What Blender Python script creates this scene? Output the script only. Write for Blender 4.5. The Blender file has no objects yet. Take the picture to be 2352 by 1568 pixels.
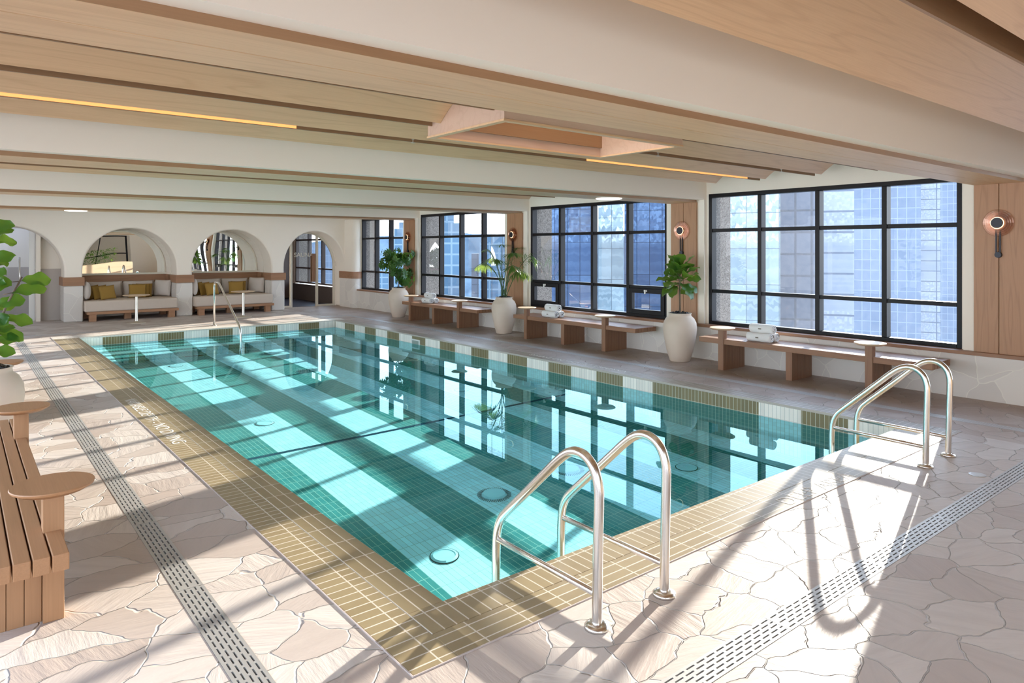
import bpy, bmesh, math, random
from math import sin, cos, pi, radians, sqrt, tan
from mathutils import Vector, Matrix
SC = bpy.context.scene
COL = SC.collection

# ------------------------------------------------------------------ camera
cam = bpy.data.cameras.new('camera')
camo = bpy.data.objects.new('camera', cam); COL.objects.link(camo); SC.camera = camo
cam.lens = 1589/2352*36; cam.sensor_width = 36
cam.shift_y = -(784-570)/2352
cam.clip_end = 3000
camo.location = (0, 0, 1.65)
camo.rotation_euler = (pi/2, 0, -radians(38.83))

# ------------------------------------------------------------------ sky
W = bpy.data.worlds.new('sky'); SC.world = W; W.use_nodes = True
wn = W.node_tree; wb = wn.nodes['Background']
tc = wn.nodes.new('ShaderNodeTexCoord'); sp = wn.nodes.new('ShaderNodeSeparateXYZ')
rp = wn.nodes.new('ShaderNodeValToRGB')
wn.links.new(tc.outputs['Generated'], sp.inputs[0]); wn.links.new(sp.outputs['Z'], rp.inputs[0])
rp.color_ramp.elements[0].position = 0.0; rp.color_ramp.elements[0].color = (.92, .95, 1.0, 1)
rp.color_ramp.elements[1].position = 0.6; rp.color_ramp.elements[1].color = (.55, .72, 1.0, 1)
e = rp.color_ramp.elements.new(.18); e.color = (.74, .86, 1.0, 1)
wn.links.new(rp.outputs[0], wb.inputs[0]); wb.inputs[1].default_value = 4.0

# ------------------------------------------------------------------ sun
AZ, EL = radians(74.7), radians(14.6)
sd = Vector((sin(AZ)*cos(EL), cos(AZ)*cos(EL), sin(EL)))
L = bpy.data.lights.new('sun', 'SUN'); L.energy = 10.2; L.angle = radians(.55); L.color = (1, .905, .78)
L.cycles.is_caustics_light = True
lo = bpy.data.objects.new('sun', L); COL.objects.link(lo)
lo.rotation_euler = sd.to_track_quat('Z', 'Y').to_euler(); lo.location = sd*60

# ------------------------------------------------------------------ render look
SC.view_settings.view_transform = 'Standard'; SC.view_settings.look = 'None'
SC.view_settings.gamma = 1; SC.view_settings.use_curve_mapping = False
SC.view_settings.exposure = 0.68
SC.cycles.use_denoising = True
SC.cycles.max_bounces = 10; SC.cycles.diffuse_bounces = 6; SC.cycles.glossy_bounces = 6
SC.cycles.transmission_bounces = 8; SC.cycles.transparent_max_bounces = 16
SC.cycles.sample_clamp_indirect = 6
SC.cycles.use_adaptive_sampling = True

# ================================================================== helpers
class NT:
    """small node-tree writer"""
    def __init__(s, name):
        s.m = bpy.data.materials.new(name); s.m.use_nodes = True
        s.t = s.m.node_tree; s.b = s.t.nodes['Principled BSDF']; s.out = s.t.nodes['Material Output']
    def n(s, typ, **kw):
        nd = s.t.nodes.new('ShaderNode'+typ)
        for k, v in kw.items():
            if k.startswith('i_'):
                key = k[2:]
                key = int(key) if key.isdigit() else key.replace('_', ' ')
                s.put(nd.inputs[key], v)
            else: setattr(nd, k, v)
        return nd
    def put(s, sock, v):
        if isinstance(v, bpy.types.NodeSocket): s.t.links.new(v, sock)
        elif isinstance(v, bpy.types.Node): s.t.links.new(v.outputs[0], sock)
        elif isinstance(v, tuple) and len(v) == 3 and sock.type == 'RGBA': sock.default_value = (*v, 1)
        else: sock.default_value = v
    def math(s, op, a, b=0.0, c=None):
        nd = s.t.nodes.new('ShaderNodeMath'); nd.operation = op
        s.put(nd.inputs[0], a); s.put(nd.inputs[1], b)
        if c is not None: s.put(nd.inputs[2], c)
        return nd.outputs[0]
    def mix(s, f, a, b):
        nd = s.t.nodes.new('ShaderNodeMix'); nd.data_type = 'RGBA'
        s.put(nd.inputs[0], f); s.put(nd.inputs[6], a); s.put(nd.inputs[7], b)
        return nd.outputs[2]
    def pos(s, obj=False):
        if obj: v = s.n('TexCoord').outputs['Object']
        else: v = s.n('NewGeometry').outputs['Position']
        sep = s.n('SeparateXYZ', i_0=v)
        return v, sep.outputs[0], sep.outputs[1], sep.outputs[2]
    def comb(s, x, y, z):
        return s.n('CombineXYZ', i_0=x, i_1=y, i_2=z).outputs[0]
    def ramp(s, f, *st):
        r = s.n('ValToRGB', i_0=f); el = r.color_ramp.elements
        el[0].position, el[0].color = st[0][0], (*st[0][1], 1)
        el[1].position, el[1].color = st[-1][0], (*st[-1][1], 1)
        for p, c in st[1:-1]:
            q = el.new(p); q.color = (*c, 1)
        return r.outputs[0]
    def bump(s, h, strength=.3, dist=.01):
        nd = s.n('Bump', i_Strength=strength, i_Distance=dist, i_Height=h)
        s.t.links.new(nd.outputs[0], s.b.inputs['Normal']); return nd
    def cell(s, x, p, off=0.0):
        """(fraction within the cell, cell number)"""
        q = s.math('DIVIDE', s.math('SUBTRACT', x, off), p)
        return s.math('FRACT', q), s.math('FLOOR', q)
    def line(s, fr, p, w):
        """1 on a joint of width w in cells of period p"""
        return s.math('GREATER_THAN', s.math('ABSOLUTE', s.math('SUBTRACT', fr, .5)), .5-w/2/p)

def flat(name, c, rough=.5, metal=0.0, **kw):
    t = NT(name); t.put(t.b.inputs['Base Color'], c); t.b.inputs['Roughness'].default_value = rough
    t.b.inputs['Metallic'].default_value = metal
    for k, v in kw.items(): t.put(t.b.inputs[k], v)
    return t.m

def wood(name, light, dark, axis='X', ring=7.0, rough=.45, scale=1.0):
    t = NT(name); v, x, y, z = t.pos(True)
    a, c = .35*scale, 5.0*scale
    sc = {'X': (a, c, c), 'Y': (c, a, c), 'Z': (c, c, a)}[axis]
    mp = t.n('Mapping', i_0=v); mp.inputs['Scale'].default_value = sc
    n1 = t.n('TexNoise', i_Vector=mp, i_Scale=1.0, i_Detail=2.0, i_Roughness=.45)
    r = t.math('MULTIPLY', t.math('SINE', t.math('MULTIPLY', n1.outputs[0], ring*6.28)), .5)
    r = t.math('ADD', r, .5)
    fs = {'X': (4, 160, 160), 'Y': (160, 4, 160), 'Z': (160, 160, 4)}[axis]
    mp2 = t.n('Mapping', i_0=v); mp2.inputs['Scale'].default_value = fs
    n2 = t.n('TexNoise', i_Vector=mp2, i_Scale=1.0, i_Detail=3.0)
    f = t.math('ADD', t.math('MULTIPLY', t.math('POWER', r, 6.0), .22), t.math('MULTIPLY', n2.outputs[0], .55))
    col = t.ramp(f, (.1, light), (.95, dark))
    t.put(t.b.inputs['Base Color'], col); t.b.inputs['Roughness'].default_value = rough
    t.bump(n2.outputs[0], .08, .001)
    return t.m

M = {}
def build_materials():
    # plaster
    t = NT('plaster'); v, x, y, z = t.pos()
    n = t.n('TexNoise', i_Vector=v, i_Scale=1.3, i_Detail=4.0)
    t.put(t.b.inputs['Base Color'], t.mix(n.outputs[0], (.87, .80, .70), (.90, .84, .75)))
    t.b.inputs['Roughness'].default_value = .75
    n2 = t.n('TexNoise', i_Vector=v, i_Scale=9.0, i_Detail=3.0); t.bump(n2.outputs[0], .12, .01)
    M['plaster'] = t.m
    M['ceil_plaster'] = flat('ceiling_plaster', (.92, .82, .695), .7)
    # woods
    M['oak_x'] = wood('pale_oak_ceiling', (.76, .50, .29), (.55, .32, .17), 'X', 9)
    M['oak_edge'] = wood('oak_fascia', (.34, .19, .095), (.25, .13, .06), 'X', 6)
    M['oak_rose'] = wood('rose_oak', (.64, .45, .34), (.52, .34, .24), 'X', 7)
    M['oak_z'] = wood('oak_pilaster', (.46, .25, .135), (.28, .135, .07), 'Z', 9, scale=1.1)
    M['ash_y'] = wood('ash_bench', (.32, .165, .09), (.19, .09, .05), 'Y', 6)
    M['ash_z'] = wood('ash_leg', (.30, .155, .085), (.17, .08, .045), 'Z', 6)
    M['ash_x'] = wood('ash_band', (.38, .20, .11), (.22, .11, .06), 'X', 6)
    M['teak_y'] = wood('teak_bench', (.43, .225, .11), (.27, .13, .055), 'Y', 4)
    M['teak_z'] = wood('teak_leg', (.44, .24, .12), (.29, .145, .065), 'Z', 4)
    M['sofa_wood'] = wood('sofa_wood', (.45, .24, .13), (.28, .14, .07), 'X', 5)
    M['pale_top'] = wood('pale_table_top', (.72, .55, .38), (.55, .38, .24), 'X', 5)
    # crazy-paved floor
    t = NT('crazy_paving'); v, x, y, z = t.pos()
    nd = t.n('TexNoise', i_Vector=v, i_Scale=2.6, i_Detail=3.0)
    off = t.n('VectorMath', operation='SCALE', i_0=t.n('VectorMath', operation='SUBTRACT', i_0=nd.outputs[1], i_1=(.5, .5, .5)).outputs[0], i_Scale=.30)
    vv = t.n('VectorMath', operation='ADD', i_0=v, i_1=off.outputs[0]).outputs[0]
    vs = t.n('Mapping', i_0=vv); vs.inputs['Scale'].default_value = (1.0, 1.35, 1.0)
    vs.inputs['Rotation'].default_value = (0, 0, .5)
    edge = t.n('TexVoronoi', i_Vector=vs, i_Scale=3.3, feature='DISTANCE_TO_EDGE', voronoi_dimensions='2D')
    cellv = t.n('TexVoronoi', i_Vector=vs, i_Scale=3.3, voronoi_dimensions='2D')
    tone = t.n('SeparateColor', i_0=cellv.outputs['Color'])
    stone = t.ramp(tone.outputs[0], (0.0, (.43, .35, .305)), (.35, (.50, .43, .385)), (.7, (.57, .505, .46)), (1.0, (.61, .555, .51)))
    # layered streaks inside each stone, turned by the stone's own random angle
    ang = t.math('MULTIPLY', tone.outputs[1], 6.28)
    rot = t.n('VectorRotate', rotation_type='Z_AXIS', i_Vector=v, i_Angle=ang)
    mp = t.n('Mapping', i_0=rot); mp.inputs['Scale'].default_value = (2.5, 16, 1)
    st = t.n('TexNoise', i_Vector=mp, i_Scale=1.0, i_Detail=5.0, i_Roughness=.6)
    stone = t.mix(t.math('MULTIPLY', t.math('SUBTRACT', st.outputs[0], .45), 1.0), stone, (.36, .30, .27))
    big = t.n('TexNoise', i_Vector=v, i_Scale=.9, i_Detail=3.0)
    brown_mix = t.math('MULTIPLY', t.math('GREATER_THAN', x, 7.0), t.math('MULTIPLY', big.outputs[0], .95))  # browner paving on the window side only, varied by noise
    stone = t.mix(brown_mix, stone, (.30, .19, .125))
    gap = t.math('LESS_THAN', edge.outputs[0], .009)
    t.put(t.b.inputs['Base Color'], t.mix(gap, stone, (.60, .54, .48)))
    h = t.n('MapRange', interpolation_type='SMOOTHSTEP', i_Value=edge.outputs[0], i_1=.002, i_2=.022)
    hh = t.math('ADD', h.outputs[0], t.math('MULTIPLY', st.outputs[0], .6))
    hh = t.math('ADD', hh, t.math('MULTIPLY', tone.outputs[2], .5))
    t.bump(hh, 1.0, .011)
    t.b.inputs['Roughness'].default_value = .5
    M['paving'] = t.m
    # pale stone cladding on low walls and piers
    t = NT('pale_stone_cladding'); v, x, y, z = t.pos()
    nd = t.n('TexNoise', i_Vector=v, i_Scale=2.6, i_Detail=2.0)
    off = t.n('VectorMath', operation='SCALE', i_0=nd.outputs[1], i_Scale=.25)
    vv = t.n('VectorMath', operation='ADD', i_0=v, i_1=off.outputs[0]).outputs[0]
    edge = t.n('TexVoronoi', i_Vector=vv, i_Scale=2.6, feature='DISTANCE_TO_EDGE')
    cellv = t.n('TexVoronoi', i_Vector=vv, i_Scale=2.6)
    tone = t.n('SeparateColor', i_0=cellv.outputs['Color'])
    stone = t.ramp(tone.outputs[0], (0, (.66, .62, .58)), (1, (.76, .72, .67)))
    t.put(t.b.inputs['Base Color'], t.mix(t.math('LESS_THAN', edge.outputs[0], .012), stone, (.80, .77, .70)))
    n2 = t.n('TexNoise', i_Vector=v, i_Scale=14.0, i_Detail=4.0)
    t.bump(t.math('ADD', n2.outputs[0], t.math('MULTIPLY', t.math('MINIMUM', edge.outputs[0], .03), 16)), .3, .004)
    t.b.inputs['Roughness'].default_value = .7
    M['clad'] = t.m
    # khaki coping, tiles laid along y
    def coping(name, alongy, c0=(.25, .19, .105), c1=(.34, .27, .155), g=(.60, .54, .45), px=.2, off=(0, 0)):
        t = NT(name); v, x, y, z = t.pos()
        pa, pb = (.0635, px) if alongy else (px, .0635)
        fx, cx = t.cell(x, pa, off[0]); fy, cy = t.cell(y, pb, off[1])
        grout = t.math('MAXIMUM', t.line(fx, pa, .007), t.line(fy, pb, .007))
        wn_ = t.n('TexWhiteNoise', noise_dimensions='2D', i_Vector=t.comb(cx, cy, 0.0))
        n = t.n('TexNoise', i_Vector=v, i_Scale=18.0, i_Detail=4.0)
        f = t.math('ADD', t.math('MULTIPLY', wn_.outputs[0], .5), t.math('MULTIPLY', n.outputs[0], .5))
        t.put(t.b.inputs['Base Color'], t.mix(grout, t.mix(f, c0, c1), g))
        t.b.inputs['Roughness'].default_value = .38
        t.bump(t.math('SUBTRACT', 1.0, grout), .5, .004)
        return t.m
    M['cop_y'] = coping('khaki_tiles_lengthwise', True, px=.235, off=(.0, .1))
    M['cop_x'] = coping('khaki_tiles_crosswise', False, px=.235, off=(.1, .0))
    M['cop_white'] = coping('pale_tiles', True, (.66, .62, .55), (.74, .7, .64), (.6, .55, .5))
    M['cop_grey'] = coping('taupe_tiles', False, (.25, .20, .15), (.33, .27, .2), (.5, .45, .4), px=.25, off=(.05, 0))
    # pool tiles
    green, white = (.11, .29, .27), (.90, .95, 1.0)  # underwater tile colours with the water's cyan veil painted in
    olive = (.215, .165, .075)
    def pooltile(name, wall):
        t = NT(name); v, x, y, z = t.pos()
        if wall == 'floor' or wall == 'end':
            fs, _ = t.cell(x, .9465, 2.155); isg = t.math('LESS_THAN', fs, .4985)
        else:
            fs, _ = t.cell(y, .9755, 3.208); isg = t.math('LESS_THAN', fs, .495)
            band = t.math('MULTIPLY', t.math('GREATER_THAN', y, 4.175), t.math('LESS_THAN', y, 5.622))
            isg = t.math('MAXIMUM', isg, band)
        if wall == 'floor':
            fa, ca = t.cell(x, .04733, 2.155); fb, cb = t.cell(y, .15, 0)
            pa, pb = .04733, .15
        else:
            h_ = x if wall == 'end' else y
            fa, ca = t.cell(h_, .04733, 2.155 if wall == 'end' else 3.208); fb, cb = t.cell(z, .15, -.01)
            pa, pb = .04733, .15
        grout = t.math('MAXIMUM', t.line(fa, pa, .0042), t.line(fb, pb, .0042))
        wn_ = t.n('TexWhiteNoise', noise_dimensions='2D', i_Vector=t.comb(ca, cb, 0.0))
        var = t.math('MULTIPLY', t.math('SUBTRACT', wn_.outputs[0], .5), .18)
        if wall == 'floor': g_ = green
        else:
            under = t.math('LESS_THAN', z, -.165); g_ = t.mix(under, olive, green)  # wall tiles take on the painted water veil below the waterline
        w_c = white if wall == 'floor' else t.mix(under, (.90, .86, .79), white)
        c = t.mix(isg, w_c, g_)
        c = t.n('HueSaturation', i_Color=c, i_Value=t.math('ADD', 1.0, var)).outputs[0]
        gc = t.mix(isg, (.52, .54, .5), (.62, .62, .5))
        t.put(t.b.inputs['Base Color'], t.mix(grout, c, gc)); t.b.inputs['Roughness'].default_value = .3
        t.bump(t.math('SUBTRACT', 1.0, grout), .25, .002)
        return t.m
    M['tile_floor'] = pooltile('striped_floor_tiles', 'floor')
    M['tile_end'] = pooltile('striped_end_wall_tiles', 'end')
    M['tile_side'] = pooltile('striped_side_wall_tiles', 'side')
    # water
    t = NT('pool_water'); t.t.nodes.remove(t.b)
    g = t.n('BsdfGlass', i_Color=(.60, .95, 1.0)); g.inputs['IOR'].default_value = 1.33; g.inputs['Roughness'].default_value = 0
    t.t.links.new(g.outputs[0], t.out.inputs[0]); M['water'] = t.m
    # glass
    def glass(name, dust, tint=(.93, .97, 1.0)):
        t = NT(name); t.t.nodes.remove(t.b)
        tr = t.n('BsdfTransparent', i_Color=tint); gl = t.n('BsdfGlossy', i_Color=(1, 1, 1)); gl.inputs['Roughness'].default_value = .0
        fr = t.n('Fresnel'); fr.inputs[0].default_value = 1.5
        mx = t.n('MixShader', i_0=t.math('MULTIPLY', fr.outputs[0], .25), i_1=tr.outputs[0], i_2=gl.outputs[0])
        if dust > 0:
            v, x, y, z = t.pos(); n = t.n('TexNoise', i_Vector=v, i_Scale=16.0, i_Detail=6.0, i_Roughness=.7)
            du = t.n('BsdfTranslucent', i_Color=(1, 1, 1))
            mx = t.n('MixShader', i_0=t.math('MULTIPLY', n.outputs[0], dust*2), i_1=mx.outputs[0], i_2=du.outputs[0])
        t.t.links.new(mx.outputs[0], t.out.inputs[0]); return t.m
    M['glass'] = glass('window_glass', .004); M['glass_dusty'] = glass('dusty_window_glass', .02)
    M['glass_door'] = glass('door_glass', 0, (.9, .93, .93))
    t = NT('wavy_mirror'); t.put(t.b.inputs['Base Color'], (.93, .96, .94)); t.b.inputs['Metallic'].default_value = 1
    t.b.inputs['Roughness'].default_value = .0
    v, x, y, z = t.pos(); n = t.n('TexNoise', i_Vector=v, i_Scale=.9, i_Detail=0.0); t.bump(n.outputs[0], .25, .03)
    M['mirror'] = t.m
    # metals
    M['steel'] = flat('brushed_steel', (.80, .78, .75), .22, 1)
    M['grate'] = flat('grate_steel', (.50, .49, .48), .42, .5)
    M['frame'] = flat('black_bronze_frame', (.011, .010, .012), .4, 0, **{'Specular IOR Level': .22})
    M['brown_frame'] = flat('brown_frame', (.05, .03, .025), .4)
    M['black'] = flat('black_metal', (.02, .022, .03), .35, .5)
    M['dark'] = flat('dark_channel', (.02, .018, .017), .8)
    M['white_metal'] = flat('white_enamel', (.8, .8, .78), .35)
    M['cream'] = flat('cream_paint', (.74, .70, .60), .5)
    M['satin'] = flat('satin_nickel', (.72, .68, .60), .3, 1)
    # fabrics
    def fabric(name, c, s=220):
        t = NT(name); v, x, y, z = t.pos(True)
        n = t.n('TexNoise', i_Vector=v, i_Scale=float(s), i_Detail=2.0); n3 = t.n('TexNoise', i_Vector=v, i_Scale=7.0, i_Detail=3.0)
        t.put(t.b.inputs['Base Color'], t.mix(n.outputs[0], tuple(k*.88 for k in c), c)); t.b.inputs['Roughness'].default_value = .9
        t.bump(t.math('ADD', n.outputs[0], t.math('MULTIPLY', n3.outputs[0], 4)), .3, .004); return t.m
    M['linen'] = fabric('oatmeal_linen', (.66, .56, .47)); M['linen_light'] = fabric('pale_linen', (.62, .56, .51))
    M['mustard'] = fabric('mustard_velvet', (.34, .20, .04)); M['terry'] = fabric('white_terry', (.86, .86, .86), 120)
    M['tag'] = flat('grey_woven_tag', (.2, .18, .15), .8)
    # pots and plants
    t = NT('sand_ceramic'); v, x, y, z = t.pos(True)
    n = t.n('TexNoise', i_Vector=v, i_Scale=4.0, i_Detail=5.0)
    t.put(t.b.inputs['Base Color'], t.mix(n.outputs[0], (.62, .51, .41), (.74, .63, .53))); t.b.inputs['Roughness'].default_value = .65
    n2 = t.n('TexNoise', i_Vector=v, i_Scale=60.0, i_Detail=3.0); t.bump(n2.outputs[0], .15, .003); M['pot'] = t.m
    M['pebble'] = flat('black_pebble', (.012, .012, .014), .25)
    def leafmat(name, c, back, trans):
        t = NT(name); v, x, y, z = t.pos(True)
        n = t.n('TexNoise', i_Vector=v, i_Scale=7.0, i_Detail=3.0)
        col = t.mix(n.outputs[0], c, tuple(min(1, k*1.9) for k in c))
        t.put(t.b.inputs['Base Color'], col); t.b.inputs['Roughness'].default_value = .38
        tl = t.n('BsdfTranslucent', i_Color=trans)
        mx = t.n('MixShader', i_0=.33, i_1=t.b.outputs[0], i_2=tl.outputs[0]); t.t.links.new(mx.outputs[0], t.out.inputs[0]); return t.m
    M['fig'] = leafmat('fig_leaf', (.018, .075, .012), None, (.34, .52, .05))
    M['palm'] = leafmat('palm_leaf', (.025, .085, .022), None, (.36, .5, .08))
    M['bush'] = leafmat('bush_leaf', (.018, .07, .018), None, (.3, .5, .06))
    M['bark'] = flat('bark', (.16, .12, .085), .85); M['stem'] = flat('green_stem', (.06, .12, .04), .5)
    # sconces
    def emit(name, c, s):
        t = NT(name); t.put(t.b.inputs['Emission Color'], c); t.b.inputs['Emission Strength'].default_value = s
        t.put(t.b.inputs['Base Color'], c); return t.m
    M['led'] = emit('warm_led', (1.0, .47, .15), .62); M['lamp'] = emit('warm_lamp_ring', (1.0, .62, .36), 1.6)
    M['disc'] = emit('white_diffuser', (1.0, .95, .85), 1.6)
    t = NT('smoked_copper_glass'); t.t.nodes.remove(t.b)
    tr = t.n('BsdfTransparent', i_Color=(.90, .83, .79)); gl = t.n('BsdfGlossy', i_Color=(.9, .66, .55)); gl.inputs['Roughness'].default_value = .08
    mx = t.n('MixShader', i_0=.07, i_1=tr.outputs[0], i_2=gl.outputs[0]); t.t.links.new(mx.outputs[0], t.out.inputs[0]); M['copper_glass'] = t.m
    # outside
    t = NT('pebbled_concrete'); v, x, y, z = t.pos()
    n = t.n('TexVoronoi', i_Vector=v, i_Scale=85.0); s_ = t.n('SeparateColor', i_0=n.outputs['Color'])
    t.put(t.b.inputs['Base Color'], t.ramp(s_.outputs[0], (0, (.06, .05, .04)), (.4, (.13, .11, .095)), (1, (.21, .185, .16))))
    t.b.inputs['Roughness'].default_value = .9; M['precast'] = t.m
    def facade(name, c0, c1, frame, wx, wz, lw, wob=0.0):
        t = NT(name); v, x, y, z = t.pos(True)
        hx = t.math('ADD', x, t.math('MULTIPLY', y, .7))
        fx, cx = t.cell(hx, wx); fz, cz = t.cell(z, wz)
        g = t.math('MAXIMUM', t.line(fx, wx, lw), t.line(fz, wz, lw))
        w1 = t.n('TexWhiteNoise', noise_dimensions='2D', i_Vector=t.comb(cx, cz, 0.0))
        n1 = t.n('TexNoise', i_Vector=v, i_Scale=.05, i_Detail=2.0)
        f = t.math('ADD', t.math('MULTIPLY', w1.outputs[0], .3), t.math('MULTIPLY', t.math('SUBTRACT', n1.outputs[0], .3), .7))
        if wob:
            # wavy reflections of other buildings painted into the pane colour, rippling pane by pane
            mp = t.n('Mapping', i_0=v); mp.inputs['Scale'].default_value = (1.5, 1.5, .9)
            nz = t.n('TexNoise', i_Vector=mp, i_Scale=1.0, i_Detail=1.0); d = t.math('MULTIPLY', nz.outputs[0], wob*.7)
            zz = t.math('ADD', z, d)
            f3, c3 = t.cell(zz, .42); f2, c2 = t.cell(t.math('ADD', hx, t.math('MULTIPLY', d, .4)), .42)
            wr_ = t.n('TexWhiteNoise', noise_dimensions='1D'); t.put(wr_.inputs['W'], c3)
            wc_ = t.n('TexWhiteNoise', noise_dimensions='2D', i_Vector=t.comb(c2, c3, 0.0))
            f4, c4 = t.cell(t.math('ADD', z, t.math('MULTIPLY', d, .6)), 6.3)
            band = t.n('TexWhiteNoise', noise_dimensions='1D'); t.put(band.inputs['W'], t.math('ADD', c4, 3.0))
            busy = t.math('GREATER_THAN', band.outputs[0], .42)
            spark = t.math('ADD', t.math('MULTIPLY', wr_.outputs[0], .25), t.math('MULTIPLY', busy, t.math('MULTIPLY', t.math('POWER', wc_.outputs[0], 2.5), .9)))
            f = t.math('ADD', f, spark)
        f = t.math('MAXIMUM', t.math('MINIMUM', f, 1.0), 0.0)
        t.put(t.b.inputs['Base Color'], t.mix(g, t.mix(f, c0, c1), frame)); t.b.inputs['Roughness'].default_value = .6
        t.b.inputs['Specular IOR Level'].default_value = .1
        return t.m
    M['f_blue'] = facade('blue_curtain_wall', (.016, .04, .10), (.12, .19, .30), (.015, .025, .05), 2.2, 5.7, .09, 2.2)
    M['f_pale'] = facade('pale_green_glass', (.05, .085, .11), (.36, .43, .45), (.06, .08, .10), 1.9, 4.4, .07, 2.6)
    M['f_grey'] = facade('grey_gridded_tower', (.10, .11, .135), (.16, .17, .20), (.08, .085, .10), 2.2, 3.2, .3)
    M['f_cond'] = facade('balcony_tower', (.05, .11, .17), (.13, .21, .28), (.17, .24, .29), 3.2, 3.0, .5)
    M['f_lilac'] = facade('slate_blue_tower', (.10, .135, .19), (.17, .21, .27), (.19, .23, .29), 2.6, 3.4, .25)
    M['f_white'] = facade('white_slab', (.22, .26, .32), (.36, .39, .42), (.12, .15, .2), 6., 3.8, .35, 1.2)
    t = NT('wooded_hill'); v, x, y, z = t.pos(); n = t.n('TexNoise', i_Vector=v, i_Scale=.05, i_Detail=6.0)
    t.put(t.b.inputs['Base Color'], t.ramp(n.outputs[0], (.35, (.04, .07, .10)), (.7, (.10, .15, .19)))); t.b.inputs['Roughness'].default_value = 1; M['hill'] = t.m
    M['street'] = flat('street_ground', (.08, .10, .12), .9)
build_materials()

class MB:
    def __init__(s): s.bm = bmesh.new()
    def box(s, x0, y0, z0, x1, y1, z1):
        vs = [s.bm.verts.new(p) for p in ((x0,y0,z0),(x1,y0,z0),(x1,y1,z0),(x0,y1,z0),(x0,y0,z1),(x1,y0,z1),(x1,y1,z1),(x0,y1,z1))]
        for f in ((0,3,2,1),(4,5,6,7),(0,1,5,4),(1,2,6,5),(2,3,7,6),(3,0,4,7)): s.bm.faces.new([vs[i] for i in f])
        return s
    def prism(s, pts, axis, a, b):
        """outline pts in the plane across axis, pushed from a to b"""
        def P(p, d):
            return {'x': (d, p[0], p[1]), 'y': (p[0], d, p[1]), 'z': (p[0], p[1], d)}[axis]
        A = [s.bm.verts.new(P(p, a)) for p in pts]; B = [s.bm.verts.new(P(p, b)) for p in pts]
        n = len(pts)
        s.bm.faces.new(A); s.bm.faces.new(B[::-1])
        for i in range(n): s.bm.faces.new([A[i], B[i], B[(i+1) % n], A[(i+1) % n]])
        return s
    def lathe(s, prof, cx=0, cy=0, n=32, axis='z', cz=0):
        rings = []
        for r, h in prof:
            ring = []
            for k in range(n):
                a = 2*pi*k/n
                if axis == 'z': p = (cx+r*cos(a), cy+r*sin(a), cz+h)
                elif axis == 'x': p = (cx+h, cy+r*cos(a), cz+r*sin(a))
                else: p = (cx+r*cos(a), cy+h, cz+r*sin(a))
                ring.append(s.bm.verts.new(p))
            rings.append(ring)
        for a, b in zip(rings, rings[1:]):
            for k in range(n): s.bm.faces.new([a[k], a[(k+1) % n], b[(k+1) % n], b[k]])
        if prof[0][0] > 1e-5: s.bm.faces.new(rings[0][::-1])
        if prof[-1][0] > 1e-5: s.bm.faces.new(rings[-1])
        return s
    def tube(s, pts, r, n=12, caps=True, r1=None):
        pts = [Vector(p) for p in pts]; rings = []; up = None
        for i, p in enumerate(pts):
            d = (pts[min(i+1, len(pts)-1)]-pts[max(i-1, 0)]).normalized()
            if up is None: up = d.orthogonal().normalized()
            up = (up-d*up.dot(d)).normalized(); sd_ = d.cross(up)
            rr = r if r1 is None else r+(r1-r)*i/(len(pts)-1)
            rings.append([s.bm.verts.new(p+rr*(cos(2*pi*k/n)*up+sin(2*pi*k/n)*sd_)) for k in range(n)])
        for a, b in zip(rings, rings[1:]):
            for k in range(n): s.bm.faces.new([a[k], a[(k+1) % n], b[(k+1) % n], b[k]])
        if caps: s.bm.faces.new(rings[0][::-1]); s.bm.faces.new(rings[-1])
        return s
    def quad(s, *pts):
        s.bm.faces.new([s.bm.verts.new(p) for p in pts]); return s
    def grid(s, fn, nu, nv, closed=False):
        g = [[s.bm.verts.new(fn(i/nu, j/nv)) for j in range(nv+1)] for i in range(nu+1)]
        for i in range(nu):
            for j in range(nv): s.bm.faces.new([g[i][j], g[i+1][j], g[i+1][j+1], g[i][j+1]])
        return s
    def build(s, name, mat, parent=None, smooth=False, bevel=0.0, seg=2, normals=True):
        if normals: bmesh.ops.recalc_face_normals(s.bm, faces=s.bm.faces)
        me = bpy.data.meshes.new(name); s.bm.to_mesh(me); s.bm.free()
        me.materials.append(M[mat] if isinstance(mat, str) else mat)
        o = bpy.data.objects.new(name, me); COL.objects.link(o)
        if smooth:
            for p in me.polygons: p.use_smooth = True
        if bevel:
            b = o.modifiers.new('bevel', 'BEVEL'); b.width = bevel; b.segments = seg; b.limit_method = 'ANGLE'; b.angle_limit = radians(40)
            b.harden_normals = False
        if parent is not None: o.parent = parent
        return o

def smooth_angle(o, deg=40):
    for p in o.data.polygons: p.use_smooth = True
    o.data.set_sharp_from_angle(angle=radians(deg)); return o

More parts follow.
